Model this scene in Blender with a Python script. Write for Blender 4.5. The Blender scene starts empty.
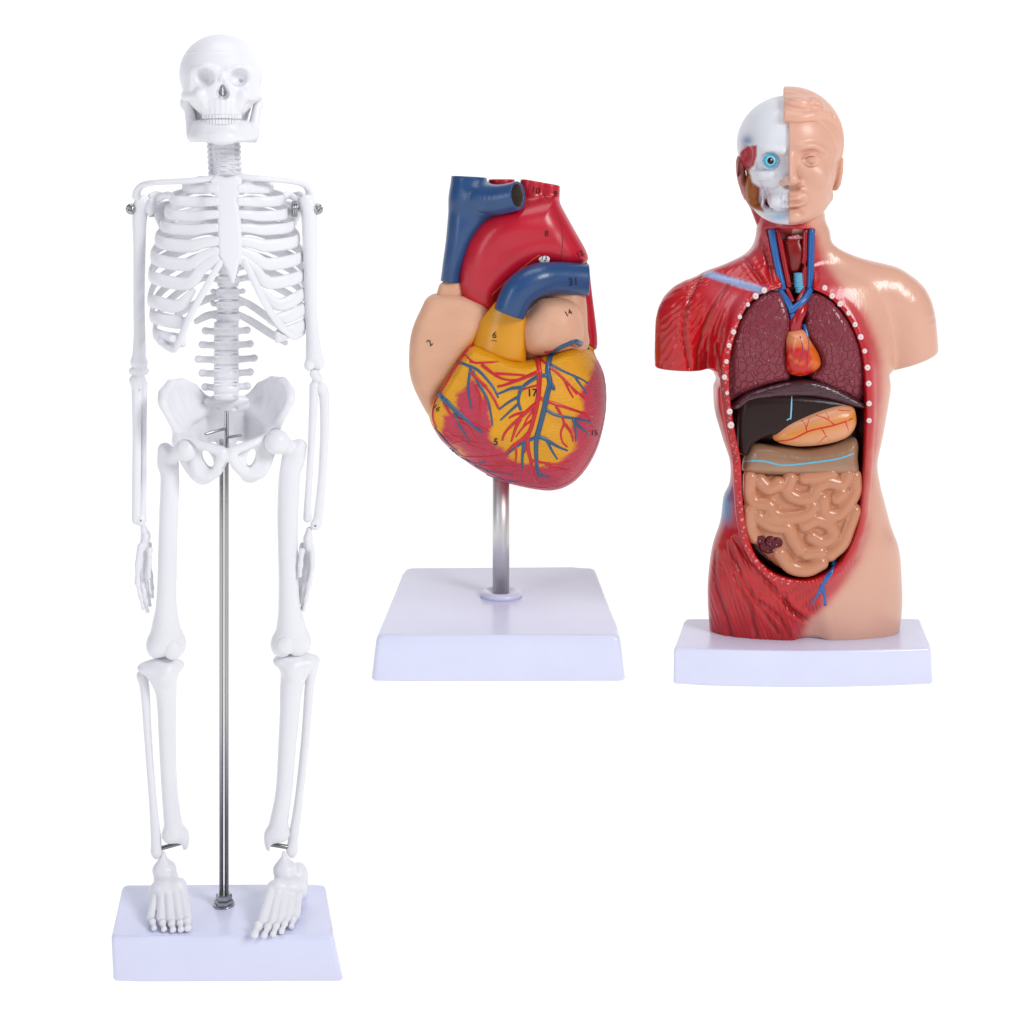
import bpy, math, random
import numpy as np
from mathutils import Vector
from mathutils.bvhtree import BVHTree
random.seed(7); RNG = np.random.default_rng(7)
SC = bpy.context.scene
# ------------------------------------------------------------------ camera
FP = 1500.0                     # focal length in pixels of the 1024 px frame
HZ = 200.0                      # row of the horizon
CAM_H = 0.373
cam = bpy.data.cameras.new("camera"); camo = bpy.data.objects.new("camera", cam)
SC.collection.objects.link(camo)
cam.sensor_width = 36.0; cam.lens = FP / 1024 * 36.0; cam.shift_y = -(512 - HZ) / 1024
cam.clip_start = 0.01; cam.clip_end = 500
camo.location = (0, 0, CAM_H); camo.rotation_euler = (math.pi / 2, 0, 0)
SC.camera = camo
# ------------------------------------------------------------------ photo studio: lit white backdrop behind, added glow under the floor, dim cool room on the other sides
wd = bpy.data.worlds.new("World"); SC.world = wd; wd.use_nodes = True
nt = wd.node_tree; nt.nodes.clear()
wo = nt.nodes.new("ShaderNodeOutputWorld"); bg = nt.nodes.new("ShaderNodeBackground")
tc = nt.nodes.new("ShaderNodeTexCoord"); sp = nt.nodes.new("ShaderNodeSeparateXYZ")
mr = nt.nodes.new("ShaderNodeMapRange"); mr.interpolation_type = 'SMOOTHSTEP'
mr.inputs['From Min'].default_value = 0.38; mr.inputs['From Max'].default_value = 0.70
mr.inputs['To Min'].default_value = 0.22; mr.inputs['To Max'].default_value = 1.12
mz = nt.nodes.new("ShaderNodeMapRange")
mz.inputs['From Min'].default_value = -0.02; mz.inputs['From Max'].default_value = 0.0
mz.inputs['To Min'].default_value = 1.0; mz.inputs['To Max'].default_value = 0.0
mx = nt.nodes.new("ShaderNodeMix"); mx.data_type = 'FLOAT'
nt.links.new(tc.outputs['Generated'], sp.inputs[0])
nt.links.new(sp.outputs['Y'], mr.inputs['Value']); nt.links.new(sp.outputs['Z'], mz.inputs['Value'])
nt.links.new(mz.outputs[0], mx.inputs['Factor']); nt.links.new(mr.outputs[0], mx.inputs[2])
mx.inputs[3].default_value = 1.16
nt.links.new(mx.outputs[0], bg.inputs['Strength']); 
mc = nt.nodes.new("ShaderNodeMix"); mc.data_type = 'RGBA'; mc.inputs[6].default_value = (.84, .87, 1, 1); mc.inputs[7].default_value = (1, 1, 1, 1)
mf = nt.nodes.new("ShaderNodeMapRange"); mf.inputs['From Min'].default_value = .3; mf.inputs['From Max'].default_value = 1.0
nt.links.new(mx.outputs[0], mf.inputs['Value']); nt.links.new(mf.outputs[0], mc.inputs['Factor']); nt.links.new(mc.outputs[2], bg.inputs['Color'])
nt.links.new(bg.outputs[0], wo.inputs[0])
# ------------------------------------------------------------------ studio softboxes
def softbox(name, loc, aim, sx, sy, power, col=(1, 1, 1)):
    l = bpy.data.lights.new(name, 'AREA'); l.shape = 'RECTANGLE'; l.size = sx; l.size_y = sy
    l.energy = power; l.color = col
    o = bpy.data.objects.new(name, l); SC.collection.objects.link(o); o.location = loc
    o.rotation_euler = (Vector(aim) - Vector(loc)).to_track_quat('-Z', 'Y').to_euler()
    return o
softbox("key_softbox", (1.5, -0.5, 1.5), (0, 1.0, 0.2), 0.8, 0.8, 34, (1.0, 1.0, 1.0))
softbox("fill_softbox", (-1.6, -0.3, 0.9), (0, 1.0, 0.2), 0.6, 1.1, 8, (0.93, 0.95, 1.0))
softbox("top_softbox", (0.0, 0.9, 2.0), (0, 1.0, 0.0), 1.2, 0.8, 9)
SC.view_settings.view_transform = 'Standard'; SC.view_settings.look = 'None'
SC.view_settings.exposure = 0.0; SC.view_settings.gamma = 1.0
SC.view_settings.use_curve_mapping = False
# ------------------------------------------------------------------ helpers: frames, colours, materials
def hexc(h):
    r = [int(h[i:i + 2], 16) / 255 for i in (0, 2, 4)]
    return np.array([c / 12.92 if c <= 0.04045 else ((c + 0.055) / 1.055) ** 2.4 for c in r])
class Frame:                    # local units of one model: (u, v, w), w towards the camera
    def __init__(s, floor_v):
        s.s = CAM_H / (floor_v - HZ); s.Y = FP * s.s
    def world(s, p):
        p = np.asarray(p, float)
        return np.stack([(p[:, 0] - 512) * s.s, s.Y - p[:, 2] * s.s, CAM_H - (p[:, 1] - HZ) * s.s], 1)
def P(u, v, w):                 # where a point seen at (u, v) lies when it is w in front of the model's plane
    k = (FP - w) / FP
    return (512 + (u - 512) * k, HZ + (v - HZ) * k, w)
def PR(u, v, w, r): return P(u, v, w) + (r,)
def material(name, col=None, rough=0.4, spec=0.5, metal=0.0, coat=0.0, attr=False, bump=None, aniso=0.0, sss=0.0):
    m = bpy.data.materials.new(name); m.use_nodes = True; n = m.node_tree; b = n.nodes['Principled BSDF']
    b.inputs['Roughness'].default_value = rough; b.inputs['Metallic'].default_value = metal
    b.inputs['Specular IOR Level'].default_value = spec; b.inputs['Coat Weight'].default_value = coat
    b.inputs['Coat Roughness'].default_value = 0.12
    if sss:
        b.inputs['Subsurface Weight'].default_value = sss; b.inputs['Subsurface Scale'].default_value = 0.002
        b.inputs['Subsurface Radius'].default_value = (1, .6, .5)
    nz = n.nodes.new("ShaderNodeTexNoise"); tcn = n.nodes.new("ShaderNodeTexCoord")
    n.links.new(tcn.outputs['Object'], nz.inputs['Vector']); nz.inputs['Scale'].default_value = 35; nz.inputs['Detail'].default_value = 4
    hs = n.nodes.new("ShaderNodeHueSaturation")
    mrr = n.nodes.new("ShaderNodeMapRange"); n.links.new(nz.outputs[0], mrr.inputs['Value'])
    mrr.inputs['To Min'].default_value = 0.965; mrr.inputs['To Max'].default_value = 1.035
    n.links.new(mrr.outputs[0], hs.inputs['Value'])
    if attr:
        a = n.nodes.new("ShaderNodeAttribute"); a.attribute_name = "Pigment"
        n.links.new(a.outputs['Color'], hs.inputs['Color'])
    else:
        hs.inputs['Color'].default_value = (*(hexc(col) if isinstance(col, str) else col), 1)
    n.links.new(hs.outputs[0], b.inputs['Base Color'])
    if bump:
        kind, scale, strength = bump[:3]
        mp = n.nodes.new("ShaderNodeMapping"); n.links.new(tcn.outputs['Object'], mp.inputs[0])
        if len(bump) > 3: mp.inputs['Scale'].default_value = bump[3]
        if len(bump) > 4: mp.inputs['Rotation'].default_value = bump[4]
        if kind == 'voronoi':
            t = n.nodes.new("ShaderNodeTexVoronoi"); t.feature = 'SMOOTH_F1'; t.inputs['Smoothness'].default_value = 0.35
            out = t.outputs['Distance']
        elif kind == 'cells':
            t = n.nodes.new("ShaderNodeTexVoronoi"); t.feature = 'DISTANCE_TO_EDGE'; out = None
            cr = n.nodes.new("ShaderNodeMapRange"); cr.inputs['From Max'].default_value = 0.12
            nw = n.nodes.new("ShaderNodeTexNoise"); nw.inputs['Scale'].default_value = scale * 1.2
            ad = n.nodes.new("ShaderNodeVectorMath"); ad.operation = 'MULTIPLY_ADD'
            n.links.new(mp.outputs[0], nw.inputs['Vector']); n.links.new(nw.outputs['Color'], ad.inputs[0])
            ad.inputs[1].default_value = (.8 / scale,) * 3; n.links.new(mp.outputs[0], ad.inputs[2])
            n.links.new(ad.outputs[0], t.inputs['Vector'])
            n.links.new(t.outputs['Distance'], cr.inputs['Value']); out = cr.outputs[0]
        else:
            t = n.nodes.new("ShaderNodeTexNoise"); t.inputs['Detail'].default_value = 3; out = t.outputs[0]
        t.inputs['Scale'].default_value = scale
        if kind != 'cells': n.links.new(mp.outputs[0], t.inputs['Vector'])
        bp = n.nodes.new("ShaderNodeBump"); bp.inputs['Strength'].default_value = 1.0
        bp.inputs['Distance'].default_value = strength
        n.links.new(out, bp.inputs['Height']); n.links.new(bp.outputs[0], b.inputs['Normal'])
        if coat: n.links.new(bp.outputs[0], b.inputs['Coat Normal'])
    return m
# ------------------------------------------------------------------ distance-field sculpting
def rotm(rx=0, ry=0, rz=0):     # degrees, about u, v, w
    a, b, c = [math.radians(x) for x in (rx, ry, rz)]
    X = np.array([[1, 0, 0], [0, math.cos(a), -math.sin(a)], [0, math.sin(a), math.cos(a)]])
    Y = np.array([[math.cos(b), 0, math.sin(b)], [0, 1, 0], [-math.sin(b), 0, math.cos(b)]])
    Z = np.array([[math.cos(c), -math.sin(c), 0], [math.sin(c), math.cos(c), 0], [0, 0, 1]])
    return Z @ Y @ X
def _loc(X, Y, Z, c, R):
    x, y, z = X - c[0], Y - c[1], Z - c[2]
    if R is None: return x, y, z
    return (R[0, 0] * x + R[1, 0] * y + R[2, 0] * z, R[0, 1] * x + R[1, 1] * y + R[2, 1] * z, R[0, 2] * x + R[1, 2] * y + R[2, 2] * z)
def ell(c, r, rot=None):
    R = rotm(*rot) if rot else None; m = max(r) if rot else None
    ext = (m, m, m) if rot else r
    def f(X, Y, Z):
        x, y, z = _loc(X, Y, Z, c, R)
        k0 = np.sqrt((x / r[0]) ** 2 + (y / r[1]) ** 2 + (z / r[2]) ** 2)
        k1 = np.sqrt((x / r[0] ** 2) ** 2 + (y / r[1] ** 2) ** 2 + (z / r[2] ** 2) ** 2) + 1e-6
        return k0 * (k0 - 1) / k1
    return ([c[i] - ext[i] for i in range(3)], [c[i] + ext[i] for i in range(3)], f)
def box(c, hs, r=1.0, rot=None):
    R = rotm(*rot) if rot else None; m = math.sqrt(sum(x * x for x in hs)) if rot else None
    ext = (m, m, m) if rot else hs
    def f(X, Y, Z):
        x, y, z = _loc(X, Y, Z, c, R)
        qx, qy, qz = abs(x) - hs[0] + r, abs(y) - hs[1] + r, abs(z) - hs[2] + r
        return np.sqrt(np.maximum(qx, 0) ** 2 + np.maximum(qy, 0) ** 2 + np.maximum(qz, 0) ** 2) + np.minimum(np.maximum(qx, np.maximum(qy, qz)), 0) - r
    return ([c[i] - ext[i] for i in range(3)], [c[i] + ext[i] for i in range(3)], f)
def cap(a, b, ra, rb=None, fl=1.0):   # tapered capsule; fl < 1 flattens it along w
    rb = ra if rb is None else rb
    a = np.array(a[:3], float); b = np.array(b[:3], float); m = max(ra, rb)
    def f(X, Y, Z):
        dx, dy, dz = b[0] - a[0], b[1] - a[1], (b[2] - a[2])
        L = dx * dx + dy * dy + dz * dz + 1e-9
        x, y, z = X - a[0], Y - a[1], Z - a[2]
        t = np.clip((x * dx + y * dy + z * dz) / L, 0, 1)
        zz = (z - t * dz) / fl
        return (np.sqrt((x - t * dx) ** 2 + (y - t * dy) ** 2 + zz ** 2) - (ra + (rb - ra) * t)) * (fl if fl < 1 else 1)
    return ([min(a[i], b[i]) - m for i in range(3)], [max(a[i], b[i]) + m for i in range(3)], f)
def poly(q, w0, w1, rd=10, dome=0.0, at=None, spl=True, dv=0.0, cen=None):   # rounded slab whose outline is seen as q
    at = (w0 + w1) / 2 if at is None else at
    q = np.array([P(a, b, at)[:2] for a, b in q])
    if spl: q = spline([(a, b, 0, 0) for a, b in list(q) + [q[0]]], 4)[:, :2]
    lo, hi = q.min(0), q.max(0); c = q.mean(0) if cen is None else cen; mid, hf = (w0 + w1) / 2, (w1 - w0) / 2
    def f(X, Y, Z):
        x2, y2 = np.broadcast_arrays(X[:, :, 0], Y[:, :, 0]); d = dpoly(q, x2, y2)[:, :, None]
        dm = (dome * ((x2 - c[0]) ** 2 + (y2 - c[1]) ** 2))[:, :, None]
        a = d + rd; b = abs(Z - mid) - hf + dm + rd
        return np.sqrt(np.maximum(a, 0) ** 2 + np.maximum(b, 0) ** 2) + np.minimum(np.maximum(a, b), 0) - rd
    return ([lo[0], lo[1], w0], [hi[0], hi[1], w1], f)
def rows(tab, e=2.3):           # stacked cross-sections: v, left, right, back, front
    tab = spline(tab, 6)
    def f(X, Y, Z):
        L, R, B, F = [np.interp(Y, tab[:, 0], tab[:, i]) for i in (1, 2, 3, 4)]
        a, D = (R - L) / 2, (F - B) / 2
        r = (abs((X - (L + R) / 2) / a) ** e + abs((Z - (F + B) / 2) / D) ** e) ** (1 / e)
        d = (r - 1) * np.minimum(a, D) * .9
        return np.maximum(d, np.maximum(tab[0, 0] - Y, Y - tab[-1, 0]))
    return ([tab[:, 1].min(), tab[0, 0], tab[:, 3].min()], [tab[:, 2].max(), tab[-1, 0], tab[:, 4].max()], f)
def dline(pts, x, y, n=6):      # distance to a curve seen in the picture
    S = spline([(*p, 0, 0) for p in pts], n)[:, :2] if len(pts) > 2 else np.array(pts, float); d = np.full(x.shape, 1e9)
    for (ax, ay), (bx, by) in zip(S[:-1], S[1:]):
        ex, ey = bx - ax, by - ay; t = np.clip(((x - ax) * ex + (y - ay) * ey) / (ex * ex + ey * ey + 1e-9), 0, 1)
        d = np.minimum(d, np.hypot(x - ax - t * ex, y - ay - t * ey))
    return d
def sst(a, b, x):
    t = np.clip((x - a) / (b - a), 0, 1); return t * t * (3 - 2 * t)
class Grid:
    def __init__(s, lo, hi, h):
        s.lo = np.array(lo, float); s.h = h
        s.n = [int(math.ceil((hi[i] - lo[i]) / h)) + 1 for i in range(3)]
        s.F = np.full(s.n, 40.0, np.float32)
        s.ax = [(s.lo[i] + h * np.arange(s.n[i])).astype(np.float32) for i in range(3)]
    def _sl(s, p, pad):
        sl = []
        for i in range(3):
            a = max(0, int((p[0][i] - pad - s.lo[i]) / s.h)); b = min(s.n[i], int((p[1][i] + pad - s.lo[i]) / s.h) + 2)
            if b <= a: return None, None
            sl.append(slice(a, b))
        sl = tuple(sl)
        return sl, (s.ax[0][sl[0]][:, None, None], s.ax[1][sl[1]][None, :, None], s.ax[2][sl[2]][None, None, :])
    def add(s, p, k=0.0):
        sl, g = s._sl(p, k + 3 * s.h)
        if sl is None: return s
        a = s.F[sl]; d = p[2](*g)
        if k > 0:
            h = np.clip(.5 + .5 * (a - d) / k, 0, 1); s.F[sl] = a * (1 - h) + d * h - k * h * (1 - h)
        else: s.F[sl] = np.minimum(a, d)
        return s
    def sub(s, p, k=0.0):
        sl, g = s._sl(p, k + 3 * s.h)
        if sl is None: return s
        a = s.F[sl]; d = -p[2](*g)
        if k > 0:
            h = np.clip(.5 - .5 * (a - d) / k, 0, 1); s.F[sl] = a * (1 - h) + d * h + k * h * (1 - h)
        else: s.F[sl] = np.maximum(a, d)
        return s
    def chain(s, pts, k=0.0, fl=1.0, neg=False, n=5):   # pts (u, v, w, r), swept as one smooth limb
        S = spline(pts, n) if len(pts) > 2 else np.array(pts, float)
        S[:, 3] = np.maximum(S[:, 3], .2); segs = [cap(a, b, a[3], b[3], fl) for a, b in zip(S[:-1], S[1:])]
        lo = [min(q[0][i] for q in segs) for i in range(3)]; hi = [max(q[1][i] for q in segs) for i in range(3)]
        def f(X, Y, Z):
            D = np.full(np.broadcast_shapes(X.shape, Y.shape, Z.shape), 30.0, np.float32)
            ax = [X.ravel(), Y.ravel(), Z.ravel()]; pad = k + 4 * s.h + 1
            for q in segs:
                sl = []
                for i in range(3):
                    a = int(np.searchsorted(ax[i], q[0][i] - pad)); b = int(np.searchsorted(ax[i], q[1][i] + pad))
                    sl.append(slice(a, b))
                if any(x.stop <= x.start for x in sl): continue
                sl = tuple(sl)
                D[sl] = np.minimum(D[sl], q[2](ax[0][sl[0]][:, None, None], ax[1][sl[1]][None, :, None], ax[2][sl[2]][None, None, :]))
            return D
        (s.sub if neg else s.add)((lo, hi, f), k); return s
    def mod(s, fn):                                 # F += fn(X, Y, Z, F)
        g = (s.ax[0][:, None, None], s.ax[1][None, :, None], s.ax[2][None, None, :])
        s.F = (s.F + fn(*g, s.F)).astype(np.float32); return s
    def mesh(s, smooth=1):
        F = s.F.copy()
        F[0] = F[-1] = 1; F[:, 0] = F[:, -1] = 1; F[:, :, 0] = F[:, :, -1] = 1
        nx, ny, nz = F.shape; neg = F < 0
        cnt = np.zeros((nx - 1, ny - 1, nz - 1), np.int8)
        for i in (0, 1):
            for j in (0, 1):
                for k in (0, 1): cnt += neg[i:nx - 1 + i, j:ny - 1 + j, k:nz - 1 + k]
        ijk = np.argwhere((cnt > 0) & (cnt < 8))
        idm = np.full(cnt.shape, -1, np.int32); idm[tuple(ijk.T)] = np.arange(len(ijk))
        pos = np.zeros((len(ijk), 3)); num = np.zeros(len(ijk))
        for ax in range(3):
            o1, o2 = [a for a in range(3) if a != ax]
            for p in (0, 1):
                for q in (0, 1):
                    A = np.zeros(3, int); A[o1] = p; A[o2] = q; B = A.copy(); B[ax] = 1
                    fa = F[tuple((ijk + A).T)]; fb = F[tuple((ijk + B).T)]; c = (fa < 0) != (fb < 0)
                    t = np.where(c, fa / np.where(c, fa - fb, 1), 0)
                    pos += np.where(c[:, None], A + np.eye(3)[ax] * t[:, None], 0); num += c
        V = ijk + pos / num[:, None]
        Q = []
        for ax in range(3):
            o1, o2 = [a for a in range(3) if a != ax]
            sh = [slice(0, n - 1) for n in F.shape]; sa = list(sh); sb = list(sh); sb[ax] = slice(1, F.shape[ax])
            sa[o1] = sb[o1] = slice(1, F.shape[o1] - 1); sa[o2] = sb[o2] = slice(1, F.shape[o2] - 1)
            na, nb = neg[tuple(sa)], neg[tuple(sb)]; e = np.argwhere(na != nb)
            inside_first = na[tuple(e.T)]; off = np.zeros(3, int); off[o1] = off[o2] = 1; e = e + off
            d1 = np.zeros(3, int); d1[o1] = 1; d2 = np.zeros(3, int); d2[o2] = 1
            q = np.stack([idm[tuple((e - d1 - d2).T)], idm[tuple((e - d2).T)], idm[tuple(e.T)], idm[tuple((e - d1).T)]], 1)
            flip = inside_first if ax != 1 else ~inside_first
            q[flip] = q[flip][:, ::-1]; Q.append(q)
        Q = np.concatenate(Q)
        for _ in range(smooth):
            acc = np.zeros_like(V); n = np.zeros(len(V))
            for a, b in ((0, 1), (1, 2), (2, 3), (3, 0)):
                for c in range(3):
                    acc[:, c] += np.bincount(Q[:, a], V[Q[:, b], c], len(V)) + np.bincount(Q[:, b], V[Q[:, a], c], len(V))
                n += np.bincount(Q[:, a], minlength=len(V)) + np.bincount(Q[:, b], minlength=len(V))
            V = .5 * V + .5 * acc / np.maximum(n, 1)[:, None]
        return s.lo + V * s.h, Q
# ------------------------------------------------------------------ meshes to objects
class Model:
    def __init__(s, name, label, cat, fr, base):
        s.fr = fr; s.xf = None; s.root = bpy.data.objects.new(name, None); SC.collection.objects.link(s.root)
        s.root.empty_display_size = 0.05
        s.org = fr.world([base])[0]; s.root.location = s.org
        s.root['label'] = label; s.root['category'] = cat
    def put(s, name, VQ, mat, parent=None, col=None, smooth=True, label=None):
        V, Q = VQ; V = np.asarray(V, float)
        if s.xf: V = s.xf(name, V)
        me = bpy.data.meshes.new(name)
        W = s.fr.world(V) - s.org
        if isinstance(Q, np.ndarray) and Q.ndim == 2:
            k = Q.shape[1]
            me.vertices.add(len(W)); me.vertices.foreach_set("co", W.astype(np.float32).ravel())
            me.loops.add(Q.size); me.loops.foreach_set("vertex_index", Q.astype(np.int32).ravel())
            me.polygons.add(len(Q)); me.polygons.foreach_set("loop_start", np.arange(0, Q.size, k, dtype=np.int32))
            me.update(calc_edges=True)
        else: me.from_pydata([tuple(x) for x in W], [], [tuple(q) for q in Q])
        # orientation
        nf = len(me.polygons); A = np.zeros(nf * 3, np.float32); me.polygons.foreach_get("center", A)
        Nn = np.zeros(nf * 3, np.float32); me.polygons.foreach_get("normal", Nn); ar = np.zeros(nf, np.float32); me.polygons.foreach_get("area", ar)
        if (((A * Nn).reshape(-1, 3).sum(1)) * ar).sum() < 0: me.flip_normals()
        me.polygons.foreach_set("use_smooth", np.full(nf, smooth))
        if col is not None:
            C = np.ones((len(V), 4), np.float32); C[:, :3] = np.clip((col(V) if callable(col) else col) * .97 - .016, .004, 1)
            at = me.color_attributes.new("Pigment", 'FLOAT_COLOR', 'POINT'); at.data.foreach_set("color", C.ravel())
        me.materials.append(mat); me.update()
        o = bpy.data.objects.new(name, me); SC.collection.objects.link(o); o.parent = parent or s.root
        if label: o['label'] = label
        return o
def spline(pts, n):             # Catmull-Rom through rows of any width
    P_ = np.array(pts, float); P_ = np.vstack([2 * P_[0] - P_[1], P_, 2 * P_[-1] - P_[-2]]); out = []
    for i in range(1, len(P_) - 2):
        t = np.linspace(0, 1, n, endpoint=False)[:, None]; a, b, c, d = P_[i - 1:i + 3]
        out.append(.5 * (2 * b + (c - a) * t + (2 * a - 5 * b + 4 * c - d) * t ** 2 + (3 * b - a - 3 * c + d) * t ** 3))
    out.append(P_[-2][None]); return np.vstack(out)
def tube(pts, seg=14, n=6, flat=1.0, up=(0, 1, 0), caps=True, smooth=True):
    """pts rows (u, v, w, r); flat scales the radius across 'up' (up keeps r)"""
    S = spline(pts, n) if smooth and len(pts) > 2 else np.array(pts, float)
    C = S[:, :3]; R = np.maximum(S[:, 3], .05)
    T = np.gradient(C, axis=0); T /= np.linalg.norm(T, axis=1)[:, None] + 1e-9
    if caps:
        ex = [(1.0, 0.0), (.92, .4), (.7, .72), (.4, .92)]
        hd = [C[0] - T[0] * R[0] * b * .8 for a, b in ex[::-1]]; hr = [R[0] * x for x in (.35, .7, .92, 1)]
        tl = [C[-1] + T[-1] * R[-1] * b * .8 for a, b in ex]; tr = [R[-1] * x for x in (1, .92, .7, .35)]
        C = np.vstack([hd[0:3], C, tl[1:4]]); R = np.concatenate([hr[0:3], R, tr[1:4]])
        T = np.vstack([T[:1]] * 3 + [T] + [T[-1:]] * 3)
    up = np.array(up, float); nrm = up[None] - T * (T @ up)[:, None]; bad = np.linalg.norm(nrm, axis=1) < .15
    if bad.any():
        alt = np.array([.3, .2, 1.]); nrm[bad] = alt[None] - T[bad] * (T[bad] @ alt)[:, None]
    nrm /= np.linalg.norm(nrm, axis=1)[:, None]; bn = np.cross(T, nrm)
    a = np.linspace(0, 2 * math.pi, seg, endpoint=False)
    V = (C[:, None] + R[:, None, None] * (np.cos(a)[None, :, None] * nrm[:, None] + flat * np.sin(a)[None, :, None] * bn[:, None])).reshape(-1, 3)
    m = len(C); F = [(i * seg + j, i * seg + (j + 1) % seg, (i + 1) * seg + (j + 1) % seg, (i + 1) * seg + j) for i in range(m - 1) for j in range(seg)]
    V = np.vstack([V, C[:1], C[-1:]]); k = m * seg
    F += [(k, (j + 1) % seg, j) for j in range(seg)] + [(k + 1, (m - 1) * seg + j, (m - 1) * seg + (j + 1) % seg) for j in range(seg)]
    return V, F
def merge(*vf):
    V = []; F = []; o = 0
    for v, f in vf:
        V.append(v); F += [tuple(int(i) + o for i in q) for q in f]; o += len(v)
    return np.vstack(V), F
def lathe(c, prof, seg=32):     # prof (r, v) along v
    a = np.linspace(0, 2 * math.pi, seg, endpoint=False); V = []
    for r, v in prof: V += [(c[0] + r * math.cos(t), v, c[2] + r * math.sin(t)) for t in a]
    m = len(prof); F = [(i * seg + j, i * seg + (j + 1) % seg, (i + 1) * seg + (j + 1) % seg, (i + 1) * seg + j) for i in range(m - 1) for j in range(seg)]
    F += [tuple(range(seg))[::-1], tuple((m - 1) * seg + j for j in range(seg))]
    return np.array(V), F
def slab(top, bot, vt, vb, r=5.0, n=6, bulge=0.0, dish=0.0):
    """moulded base: outlines as 4 corners (u, w) BL, BR, FR, FL at heights vt / vb with rounded vertical and top edges"""
    def outline(cs, inset, rc):
        cs = np.array(cs, float); cen = cs.mean(0); out = []
        for i in range(4):
            p, c, q = cs[i - 1], cs[i], cs[(i + 1) % 4]
            d1 = (p - c) / np.linalg.norm(p - c); d2 = (q - c) / np.linalg.norm(q - c)
            c = c + (d1 + d2) * inset
            for t in np.linspace(0, 1, n + 1):
                out.append(((1 - t) ** 2) * (c + d1 * rc) + 2 * t * (1 - t) * c + t * t * (c + d2 * rc))
            nxt = q + ((c - q) / np.linalg.norm(c - q)) * rc
            for t in np.linspace(0.1, 0.9, 9):
                e = (c + d2 * rc) * (1 - t) + nxt * t
                if i == 2: e = e + np.array([0, bulge * 4 * t * (1 - t)])
                out.append(e)
        return np.array(out)
    rings = []
    rings.append((outline(bot, 1.0, r), vb)); rings.append((outline(bot, 0, r), vb - 1.5))
    T, B = np.array(top, float), np.array(bot, float)
    rings.append((outline(T * .97 + B * .03, 0, r), vt + r * .75))
    for t in np.linspace(0, 1, 6)[1:]:
        a = t * math.pi / 2
        rings.append((outline(T, r * .75 * (1 - math.cos(a)), r), vt + r * .75 * (1 - math.sin(a))))
    rings.append((outline(T, r * 1.6, r), vt + .15))
    rings.append((outline(T, r * 2.2, r), vt + dish))
    V = []; F = []; m = len(rings[0][0])
    for o, v in rings: V += [(p[0], v, p[1]) for p in o]
    for i in range(len(rings) - 1):
        F += [(i * m + j, i * m + (j + 1) % m, (i + 1) * m + (j + 1) % m, (i + 1) * m + j) for j in range(m)]
    F += [tuple(range(m))[::-1], tuple((len(rings) - 1) * m + j for j in range(m))]
    return np.array(V), F
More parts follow.
